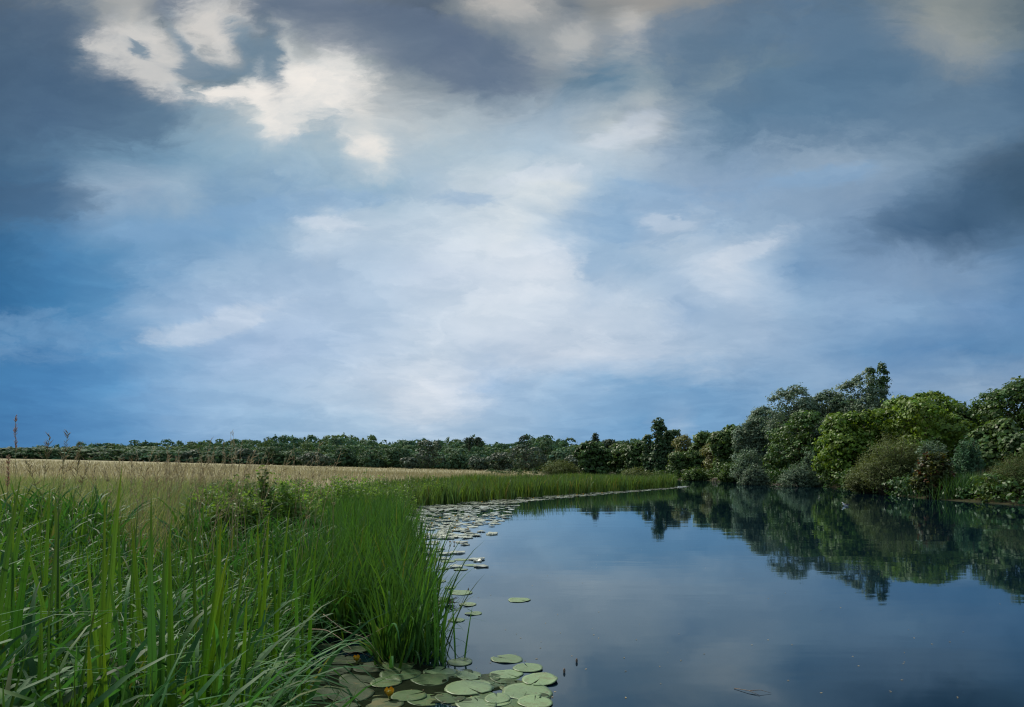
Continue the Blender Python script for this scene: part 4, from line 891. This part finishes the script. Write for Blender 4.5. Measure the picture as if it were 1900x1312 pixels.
for k in range(230):                                        # uncountable feathery heads over the meadow
    d = rng.uniform(6, 14); bp = rng.uniform(215, 480) if k < 110 else rng.uniform(-20, 620); x = X(bp, d); gz = float(ground_z([(x, d)])[0]); H = rng.uniform(.9, 1.12)*(Zp(rng.uniform(842, 872), d)-gz)
    dr = rng.uniform(-.25, .35); s = np.linspace(0, 1, 8)[:, None]
    C = np.hstack([x+dr*s**2.4, d+0*s, gz+H*s-.12*np.clip(s-.8, 0, 1)*5*abs(dr)])
    parts.append(tube(C, .0028*(1-.6*s[:, 0]), 3))
    for q in range(16):
        t0 = rng.uniform(.76, 1); i0 = min(6, int(t0*7)); c_ = C[i0]+(C[i0+1]-C[i0])*(t0*7-i0); a = rng.uniform(0, 6.28); L = rng.uniform(.025, .06)
        parts.append(tube(np.array([c_, c_+[math.cos(a)*L*.5+dr*.1, math.sin(a)*L*.5, L*.7]]), [.0024, .001], 3))
v_, f_, _ = join(parts)
tag(obj('feathery_grass_heads', mesh('feathery_grass_heads', v_, f_, np.ones((len(v_), 3))), M['plume']), 'haze of feathery pale grass heads over the meadow', 'grass', kind='stuff')

# ------------------------------------------------------------------ water lilies
def pad_mesh(rng, r, wav=0.003, curl=0.002, tilt=0.0):
    n = 26; notch = rng.uniform(.03, .13)
    a = np.linspace(notch, 2*np.pi-notch, n); rad = r*(1+0.05*np.sin(2*a+rng.uniform(0, 6))+0.04*np.sin(3*a+rng.uniform(0, 6))+0.018*rng.normal(size=n))
    el = rng.uniform(.86, 1.0)
    lift = (rng.uniform(.03, .10)*r if rng.uniform() < .45 else 0.0)*np.clip(np.sin(a+rng.uniform(0, 6.28)), 0, 1)**5
    rings = [(0.45, 0.002), (0.85, 0.0), (1.0, curl)]
    V = [[0, 0, 0.004]]
    for f, z in rings:
        ff = f if f < 1 else 1
        V += [[ff*rad[k]*math.cos(a[k]), ff*rad[k]*math.sin(a[k])*el, z+wav*f*math.sin(4*a[k]+r*50)*0.5+lift[k]*f**6] for k in range(n)]
    V += [[rad[k]*.99*math.cos(a[k]), rad[k]*.99*math.sin(a[k])*el, lift[k]*.9-0.002] for k in range(n)]
    Fs = [[0, 1+k, 2+k] for k in range(n-1)]; Q = []
    for g in range(3):
        o = 1+g*n; Q += [[o+k, o+n+k, o+n+k+1, o+k+1] for k in range(n-1)]
    return mesh('lily_pad', np.array(V), [np.array(Fs), np.array(Q)], None, True)
G_LP = 'yellow water lily pads'
prng = np.random.default_rng(12)
def wpos(px, py):
    d = CAM_H*F/(py-HZ); return X(px, d), d
def pad(px, py, w, label, kind='pad', z=0.008):
    x, d = wpos(px, py); r = w/F*d/2
    me = pad_mesh(prng, r)
    o = obj('lily_pad', me, M[kind], None, (x, d, z*.55)); o.rotation_euler = (prng.normal(0, .012), prng.normal(0, .012), prng.uniform(0, 6.28))
    tag(o, label, 'lily pad', G_LP)
pad(854, 1229, 52, 'pale round lily pad at the foot of the two lone blades')
pad(941, 1224, 58, 'pale lily pad floating apart at the top right of the near group')
pad(815, 1247, 62, 'half wet lily pad right of the sedge clump foot', 'pad', .005)
pad(870, 1254, 56, 'wet pad crossed by a fallen blade below the two lone blades', 'pad', .006)
pad(980, 1240, 60, 'pale pad at the top of the overlapping right group', 'pad', .010)
pad(940, 1252, 60, 'pad on the left of the overlapping right group', 'pad', .006)
pad(1002, 1262, 78, 'large pale pad at the right end of the near group', 'pad', .014)
pad(978, 1284, 100, 'widest pale pad in the right group with a brown twig', 'pad', .006)
pad(868, 1278, 93, 'large light green pad with a brown spot in its middle', 'pad', .012)
pad(923, 1297, 56, 'pad between the light green spotted pad and the widest pad', 'pad', .010)
pad(992, 1304, 72, 'pad cut by the bottom edge at the right end', 'pad', .013)
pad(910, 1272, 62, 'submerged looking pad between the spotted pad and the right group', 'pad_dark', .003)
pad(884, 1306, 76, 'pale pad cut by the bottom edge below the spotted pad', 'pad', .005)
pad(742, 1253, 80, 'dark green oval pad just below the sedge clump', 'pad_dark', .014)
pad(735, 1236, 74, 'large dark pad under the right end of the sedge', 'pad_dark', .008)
pad(690, 1240, 66, 'dark pad left of the flower by the sedge foot', 'pad_murk_shade', .010)
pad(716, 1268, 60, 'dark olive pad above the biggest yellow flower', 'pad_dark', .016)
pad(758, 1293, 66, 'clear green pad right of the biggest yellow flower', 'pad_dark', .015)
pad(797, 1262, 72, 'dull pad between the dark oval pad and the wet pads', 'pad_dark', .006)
pad(664, 1266, 78, 'murky pad in the middle of the shaded corner', 'pad_murk_shade', .012)
pad(634, 1226, 70, 'murky pad under the bent straw stems', 'pad_murk_shade', .008)
pad(612, 1200, 52, 'murky pad deepest in the dark recess', 'pad_murk_shade', .006)
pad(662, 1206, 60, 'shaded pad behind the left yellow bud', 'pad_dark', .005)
pad(650, 1290, 90, 'wide murky pad near the bottom edge', 'pad_murk_shade', .007)
pad(585, 1290, 84, 'murky pad beside the bottom grass', 'pad_murk_shade', .010)
pad(572, 1260, 70, 'murky pad touching the left grass', 'pad_murk_shade', .006)
pad(706, 1306, 90, 'murky pad cut by the bottom edge below the biggest yellow flower', 'pad_murk_shade', .004)
pad(620, 1246, 62, 'small murky pad between shaded corner pads', 'pad_murk_shade', .014)
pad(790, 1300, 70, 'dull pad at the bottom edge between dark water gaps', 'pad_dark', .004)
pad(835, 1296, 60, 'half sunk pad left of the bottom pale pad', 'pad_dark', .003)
pad(630, 1318, 80, 'murky pad at the bottom edge left of the dark flower gap', 'pad_murk_shade', .013)
for k, (px, py, w, lab) in enumerate([(813, 1079, 30, 'upper pad against the sedge rim, above three others'), (804, 1094, 28, 'pad half hidden by the sedge rim'), (835, 1091, 22, 'smallest pad of the group above the floating stick'),
     (854, 1100, 50, 'long pale pad above the floating stick'), (817, 1112, 40, 'pad touching the floating stick from behind'), (868, 1122, 34, 'pad at the right end of the floating stick'),
     (879, 1139, 32, 'pad right of and below the floating stick'), (847, 1151, 32, 'bright pad crossed by the left lone blade'), (800, 1147, 26, 'pad seen through the sedge rim below the stick'),
     (856, 1039, 26, 'thin pale pad in the row beyond the stick group, upper right'), (831, 1042, 28, 'thin pale pad in the row beyond the stick group, upper middle'), (874, 1049, 26, 'rightmost thin pad in the row beyond the stick group'),
     (855, 1057, 28, 'nearest thin pad in the row beyond the stick group'), (821, 1055, 26, 'left thin pad in the row beyond the stick group'), (805, 1040, 22, 'thin pad against the sedge tips'), (963, 1114, 42, 'lone half sunk pad out on the open water')]):
    pad(px, py, w, lab, 'pad')

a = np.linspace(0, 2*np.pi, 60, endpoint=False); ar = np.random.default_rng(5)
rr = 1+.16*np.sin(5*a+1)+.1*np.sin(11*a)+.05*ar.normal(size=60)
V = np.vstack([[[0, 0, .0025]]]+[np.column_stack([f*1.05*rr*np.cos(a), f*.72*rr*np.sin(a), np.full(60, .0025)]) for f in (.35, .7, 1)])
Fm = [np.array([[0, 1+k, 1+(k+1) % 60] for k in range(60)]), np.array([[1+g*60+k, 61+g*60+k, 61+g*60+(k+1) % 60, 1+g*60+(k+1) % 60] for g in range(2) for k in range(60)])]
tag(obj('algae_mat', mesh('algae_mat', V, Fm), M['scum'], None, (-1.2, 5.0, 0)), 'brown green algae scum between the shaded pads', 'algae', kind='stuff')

for k in range(16):
    px_, py_ = prng.uniform(800, 1015), prng.uniform(1240, 1312)
    if px_ > 1040-(1312-py_)*.2 and py_ < 1245: continue
    pad(px_, py_, prng.uniform(45, 75), 'dull half sunk lily pad filling the gaps between the near pale pads', ['pad_dark', 'pad_murk_shade', 'pad'][k % 3], .002)
# carpet of pads along the reeds and in the bay: individuals nearest, the rest as one mass
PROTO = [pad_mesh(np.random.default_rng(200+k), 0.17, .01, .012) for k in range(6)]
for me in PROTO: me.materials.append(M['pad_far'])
rng = np.random.default_rng(21); car = []
def pxy(px, py): x, d = wpos(px, py); return (x, d)
while len(car) < 2800:
    if rng.uniform() < .30:                                   # open bay water, sparse
        px = rng.uniform(742, 965); py = 938 + 140*rng.uniform()**2.2
        lim = np.interp(py, [938, 960, 985, 1005, 1030, 1078], [962, 950, 925, 890, 900, 890])
        if px > lim - 90*rng.uniform()**2 or (py > 1000 and rng.uniform() > .14): continue
        x, d = pxy(px, py)
        if x < edge(min(d, 29)) - .1: continue
    else:                                                     # the belt in front of the reeds
        d = 26.5 + 38*rng.uniform(); x = np.interp(d, RF[:, 0], RF[:, 1]) + rng.uniform(-.4, 1)*np.interp(d, [26, 34, 45, 60, 65], [2.6, 2.4, 1.9, 1.2, 1.8])
        if math.sin(d*1.9)+math.sin(d*.83+2)+math.sin(d*4.1) > rng.uniform(-.2, 2.2): continue
    car.append((x, d, rng.uniform(.42, .95)))
car.sort(key=lambda c: c[1])
shared = 'small pale lily pad in the floating carpet along the reed bed'
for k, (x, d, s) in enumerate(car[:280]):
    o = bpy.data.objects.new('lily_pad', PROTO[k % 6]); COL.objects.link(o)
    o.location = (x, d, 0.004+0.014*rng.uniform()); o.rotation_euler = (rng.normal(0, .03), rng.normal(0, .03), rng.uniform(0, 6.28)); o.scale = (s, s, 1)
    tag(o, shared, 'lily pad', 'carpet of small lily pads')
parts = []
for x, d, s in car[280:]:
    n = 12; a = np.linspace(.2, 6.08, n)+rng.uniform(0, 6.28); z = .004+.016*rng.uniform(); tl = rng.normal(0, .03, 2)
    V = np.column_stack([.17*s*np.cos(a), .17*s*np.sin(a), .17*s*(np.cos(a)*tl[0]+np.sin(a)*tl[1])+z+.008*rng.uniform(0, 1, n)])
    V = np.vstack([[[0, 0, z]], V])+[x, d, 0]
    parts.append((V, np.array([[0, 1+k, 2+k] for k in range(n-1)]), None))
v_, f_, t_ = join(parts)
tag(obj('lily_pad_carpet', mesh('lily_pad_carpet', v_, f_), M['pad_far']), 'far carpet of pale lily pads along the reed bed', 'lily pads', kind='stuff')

# yellow flowers and buds
def petals(r, n=5):
    parts = []
    for k in range(n):
        a = 2*math.pi*k/n; s = np.linspace(0, 1, 5)
        prof = np.sin(np.pi*(0.12+0.80*s))*r*.75
        rad = r*(0.25+0.75*np.sin(np.pi*.5*(s*1.25))); zz = r*1.7*s
        c_ = np.stack([rad*np.cos(a), rad*np.sin(a), zz], 1); t_ = np.array([-math.sin(a), math.cos(a), 0])
        V = np.stack([c_-t_*prof[:, None], c_+np.array([math.cos(a), math.sin(a), 0])*r*.12, c_+t_*prof[:, None]], 1).reshape(-1, 3)
        q = ((np.arange(4)*3)[:, None]+np.arange(2)[None]).ravel()
        parts.append((V, np.stack([q, q+1, q+4, q+3], 1), None))
    return join(parts)
PET = {}
def flower(px, py, w, label, group='yellow water lily flowers', stalk=True):
    x, d = wpos(px, py); r = w/F*d/2
    root = empty('water_lily_flower', (x, d, 0)); tag(root, label, 'flower', group)
    v_, f_, _ = petals(r); o = obj('petals', mesh('petals', v_+[0, 0, .03], f_, None, True), M['petal'], root)
    o.rotation_euler.x = .15
    v2, f2, _ = tube([(0, 0, -.12), (0, 0, .0), (0, 0, .04)], [.006, .006, r*.5], 6); obj('stalk', mesh('stalk', v2, f2), M['bud'], root)
    v3, f3, _ = tube([(0, 0, .03), (0, 0, .03+r*.9), (0, 0, .03+r*1.1)], [r*.35, r*.5, r*.45], 8); obj('seed_head', mesh('seed_head', v3, f3), M['bud'], o)
flower(723, 1298, 16, 'biggest yellow water lily flower beside the clear green pad')
flower(662, 1232, 11, 'yellow water lily bud left, in the shade below the bent straw')
flower(727, 1231, 9, 'small yellow bud at the foot of the sedge clump')
rng = np.random.default_rng(31)
for k in range(22):
    if k < 14: px, py = rng.uniform(770, 880), rng.uniform(958, 1010)
    else:
        d = rng.uniform(28, 48); x = np.interp(d, RF[:, 0], RF[:, 1])+rng.uniform(.1, 1.6); px, py = 950+x/d*F, HZ+CAM_H*F/d
    flower(px, py, 3.0*(1 if k < 14 else .7), 'tiny yellow lily flower dotted in the floating pad carpet', 'tiny yellow flowers in the pad carpet')
# small dark buds standing out of the water
def bud(px, py, label):
    x, d = wpos(px, py); v_, f_, _ = tube([(0, 0, -.1), (0, 0, -.01), (0, 0, -.005), (0, 0, .015), (0, 0, .03), (0, 0, .034)], [.003, .003, .007, .010, .007, .002], 8)
    tag(obj('lily_bud', mesh('lily_bud', v_, f_, None, True), M['wood'], None, (x, d, 0)), label, 'bud', 'dark buds on the water')
bud(1070, 1229, 'single round brown bud far right of the pads on open water')
bud(1047, 1248, 'small brown bud at the right tip of the near pads')
bud(869, 1096, 'tiny dark bud beyond the long pale pad')
bud(804, 1160, 'pale brown bud by the sedge rim below the stick')

# bent straw stems and dead blades over the shaded pads
def stem(name, label, pts, r, mat, cat, group=None):
    P = np.array(pts, float); s = np.linspace(0, 1, len(P)); t_ = np.linspace(0, 1, 18)
    Q = np.stack([np.interp(t_, s, P[:, k]) for k in range(3)], 1)
    for _ in range(3): Q[1:-1] = (Q[:-2]+2*Q[1:-1]+Q[2:])/4
    o0 = Q[0].copy(); v_, f_, _ = tube(Q-o0, r*(1-.7*t_), 5)
    return tag(obj(name, mesh(name, v_, f_, None, True), mat, None, o0), label, cat, group)
def at(px, py, d): return (X(px, d), d, Zp(py, d))
G_ST = 'bent dead stems at the sedge foot'
stem('bent_stem', 'tan bent stem arching from the left grass down to the pads', [at(560, 1168, 5.6), at(605, 1168, 5.5), at(632, 1185, 5.4), at(655, 1208, 5.3)], .006, M['straw'], 'stem', G_ST)
stem('bent_stem', 'thin straw stem crossing under the sedge to the lower right', [at(600, 1140, 5.7), at(640, 1172, 5.6), at(680, 1183, 5.5), at(712, 1228, 5.4)], .004, M['straw'], 'stem', G_ST)
stem('bent_stem', 'straw stem crossing from lower left to upper right under the sedge', [at(648, 1195, 5.5), at(680, 1182, 5.55), at(720, 1160, 5.6)], .004, M['straw'], 'stem', G_ST)
stem('bent_stem', 'pale green bent blade dipping into the water beside the left bud', [at(640, 1218, 5.3), at(662, 1208, 5.25), at(690, 1220, 5.2), at(713, 1240, 5.15)], .006, M['sedge'], 'stem', G_ST)
# the floating stick with its dark root end
root = empty('floating_stick', (*wpos(800, 1127), 0)); tag(root, 'pale floating stick with a dark tangled root end among the pads', 'stick')
x0, d0 = wpos(762, 1130); x1, d1 = wpos(826, 1121); xm, dm = wpos(800, 1127)
v_, f_, _ = tube([(x0-xm, d0-dm, .01), (0, 0, .018), (x1-xm, d1-dm, .03)], [.014, .016, .012], 7); obj('shaft', mesh('shaft', v_, f_, None, True), M['straw'], root)
rng = np.random.default_rng(8); parts = []
for k in range(12):
    a = rng.uniform(-1.4, 1.4); L = rng.uniform(.08, .2); e = np.array([x1-xm, d1-dm, .03]); tip = e+[L*math.cos(a), L*math.sin(a)*.6, rng.uniform(-.02, .06)]
    parts.append(tube(np.array([e, (e+tip)/2+rng.normal(0, .025, 3), tip]), [.008, .006, .002], 5))
v_, f_, _ = join(parts); obj('root_tangle', mesh('root_tangle', v_, f_), M['bark'], root)
# twig afloat at the lower right
xa, da = wpos(1375, 1283)
root = empty('floating_twig', (xa, da, 0)); tag(root, 'thin grey forked twig afloat near the bottom right', 'twig')
v_, f_, _ = join([tube([(-.03, .06, .004), (.05, -.02, .012), (.10, -.10, .004)], [.0025, .0025, .001], 5)]); obj('stalk', mesh('stalk', v_, f_), M['wood'], root)
v_, f_, _ = join([tube([(.05, -.02, .012), (.13, -.03, .02), (.2, -.05, .004)], [.003, .002, .001], 5)]); obj('side_twig', mesh('side_twig', v_, f_), M['wood'], root)

# ------------------------------------------------------------------ far bank details
# dead branches lying on the water below the silver bush
rng = np.random.default_rng(41); G_DB = 'dead branches at the far waterline'
for k in range(4):
    d = rng.uniform(61, 64); px = (1428, 1455, 1480, 1440)[k]
    a = rng.uniform(2.6, 3.6); L = rng.uniform(1.2, 2.8); x = X(px, d); b0 = np.array([X(1500, 63)+rng.uniform(-1.5, .4), 63.6, rng.uniform(.3, .7)]); e = np.array([x, d, rng.uniform(-.02, .12)])
    parts = [tube(np.array([b0, (b0+e)/2+[0, 0, .15], e]), [.05, .04, .012], 5)]
    for q in range(5):
        c_ = b0+(e-b0)*rng.uniform(.3, .95); parts.append(tube(np.array([c_, c_+[rng.normal(-.3, .25), rng.normal(0, .2), rng.uniform(-.1, .35)]]), [.018, .005], 4))
    v_, f_, _ = join(parts)
    tag(obj('dead_branch', mesh('dead_branch', v_-b0, f_), M['wood'], None, b0), ['longest pale dead branch trailing into the water below the silver bush', 'bare dead branch lying lowest on the water below the silver bush', 'forked dead branch beside the foot of the silver bush', 'short pale dead branch nearest the globe bush'][k], 'branch', G_DB)
# little wooden jetty
d = CAM_H*F/(894-HZ); xj = X(1337, d)
def box(c, s):
    c = np.array(c); s = np.array(s)/2; V = np.array([[sx, sy, sz] for sx in (-1, 1) for sy in (-1, 1) for sz in (-1, 1)])*s+c
    return V, np.array([[0, 1, 3, 2], [4, 6, 7, 5], [0, 4, 5, 1], [2, 3, 7, 6], [0, 2, 6, 4], [1, 5, 7, 3]]), None
root = empty('jetty', (xj, d, 0)); tag(root, 'small dark wooden fishing jetty at the foot of the far trees', 'jetty')
for k in range(8):
    v_, f_, _ = box((-.75+k*.21, 0, .44+.004*(k % 3)), (.19, 1.2, .05)); obj('plank', mesh('plank', v_, f_), M['wood'], root)
for sx in (-.8, -.1, .6):
    for sy in (-.5, .5):
        v_, f_, _ = tube([(sx, sy, -.8), (sx, sy, .41)], [.06, .055], 7); obj('post', mesh('post', v_, f_), M['wood'], root)
v_, f_, _ = box((-.1, -.57, .34), (1.7, .05, .12)); obj('beam', mesh('beam', v_, f_), M['wood'], root)
tag(obj('float_ball', mesh('float_ball', *tube([(0, 0, 0), (0, 0, .02), (0, 0, .09), (0, 0, .16), (0, 0, .18)], [.02, .07, .1, .07, .02], 10)[:2], None, True), plain_mat('white_plastic', (.75, .75, .72), .5), None, (xj-.45, d-.3, .475)), 'small white object sitting on the jetty', 'float')

# the small white bird on the water
def bird():
    x, d = wpos(1569, 939)
    root = empty('water_bird', (x, d, 0), math.radians(160)); root.scale = (.68, .68, .68); tag(root, 'small black and white water bird swimming before the far trees', 'bird')
    wh = plain_mat('white_feather', (.78, .78, .76), .7, .2, 20, .1); bl = plain_mat('dark_feather', (.03, .03, .04), .6, .3, 20, .2); bk = plain_mat('bill', (.25, .16, .05), .5)
    P = np.array([(-.2, 0, .075), (-.15, 0, .07), (-.05, 0, .06), (.06, 0, .065), (.12, 0, .10), (.145, 0, .155), (.155, 0, .195), (.175, 0, .22), (.20, 0, .215), (.215, 0, .21)])
    R = [.012, .04, .075, .072, .05, .032, .03, .036, .026, .008]
    v_, f_, _ = tube(P, R, 12); obj('body', mesh('body', v_, f_, None, True), wh, root)
    for sgn in (-1, 1):
        s = np.linspace(0, 1, 7); c_ = np.stack([.08-.3*s, sgn*(.066-.035*s**2), .095+.01*s], 1); wd = .045*np.sin(np.pi*(.12+.86*s))
        V = np.stack([c_-[0, sgn*-.008, 0]-np.array([0, 0, 1])*wd[:, None], c_+[0, sgn*.014, 0], c_+np.array([0, -sgn*.02, .8])*wd[:, None]], 1).reshape(-1, 3)
        q = ((np.arange(6)*3)[:, None]+np.arange(2)[None]).ravel(); obj('wing', mesh('wing', V, np.stack([q, q+1, q+4, q+3], 1), None, True), bl, root)
    v_, f_, _ = tube([(.21, 0, .211), (.235, 0, .207), (.26, 0, .202)], [.011, .008, .003], 6); obj('bill', mesh('bill', v_, f_), bk, root)
    v_, f_, _ = tube([(-.17, 0, .078), (-.22, 0, .092), (-.26, 0, .10)], [.03, .022, .006], 6); obj('tail', mesh('tail', v_, f_), bl, root)
    for sgn in (-1, 1):
        v_, f_, _ = tube([(.188, sgn*.024, .226), (.188, sgn*.031, .226)], [.006, .003], 6); obj('eye', mesh('eye', v_, f_), bl, root)
bird()

# scraps of leaf and seed afloat on the water
rng = np.random.default_rng(91); n = 150
px = np.where(rng.uniform(0, 1, n) < .6, rng.uniform(760, 1120, n), rng.uniform(1100, 1880, n)); py = rng.uniform(945, 1300, n)
d = CAM_H*F/(py-HZ); C = np.column_stack([(px-950)/F*d, d, np.full(n, .004)]); C = C[(C[:, 0] > edge(np.minimum(d, 29))+.1) & (d < 31)]
V, Fq = leaf_quads(C, np.array([0, 0, 1.0])+rng.normal(0, .06, C.shape), .022, .5, rng)
tag(obj('floating_scraps', mesh('floating_scraps', V, Fq, np.repeat(rng.uniform(.4, 1.2, (len(C), 1))*[1.1, 1, .8], 4, 0)), M['plume']), 'tiny pale leaf scraps scattered on the open water', 'debris', kind='stuff')
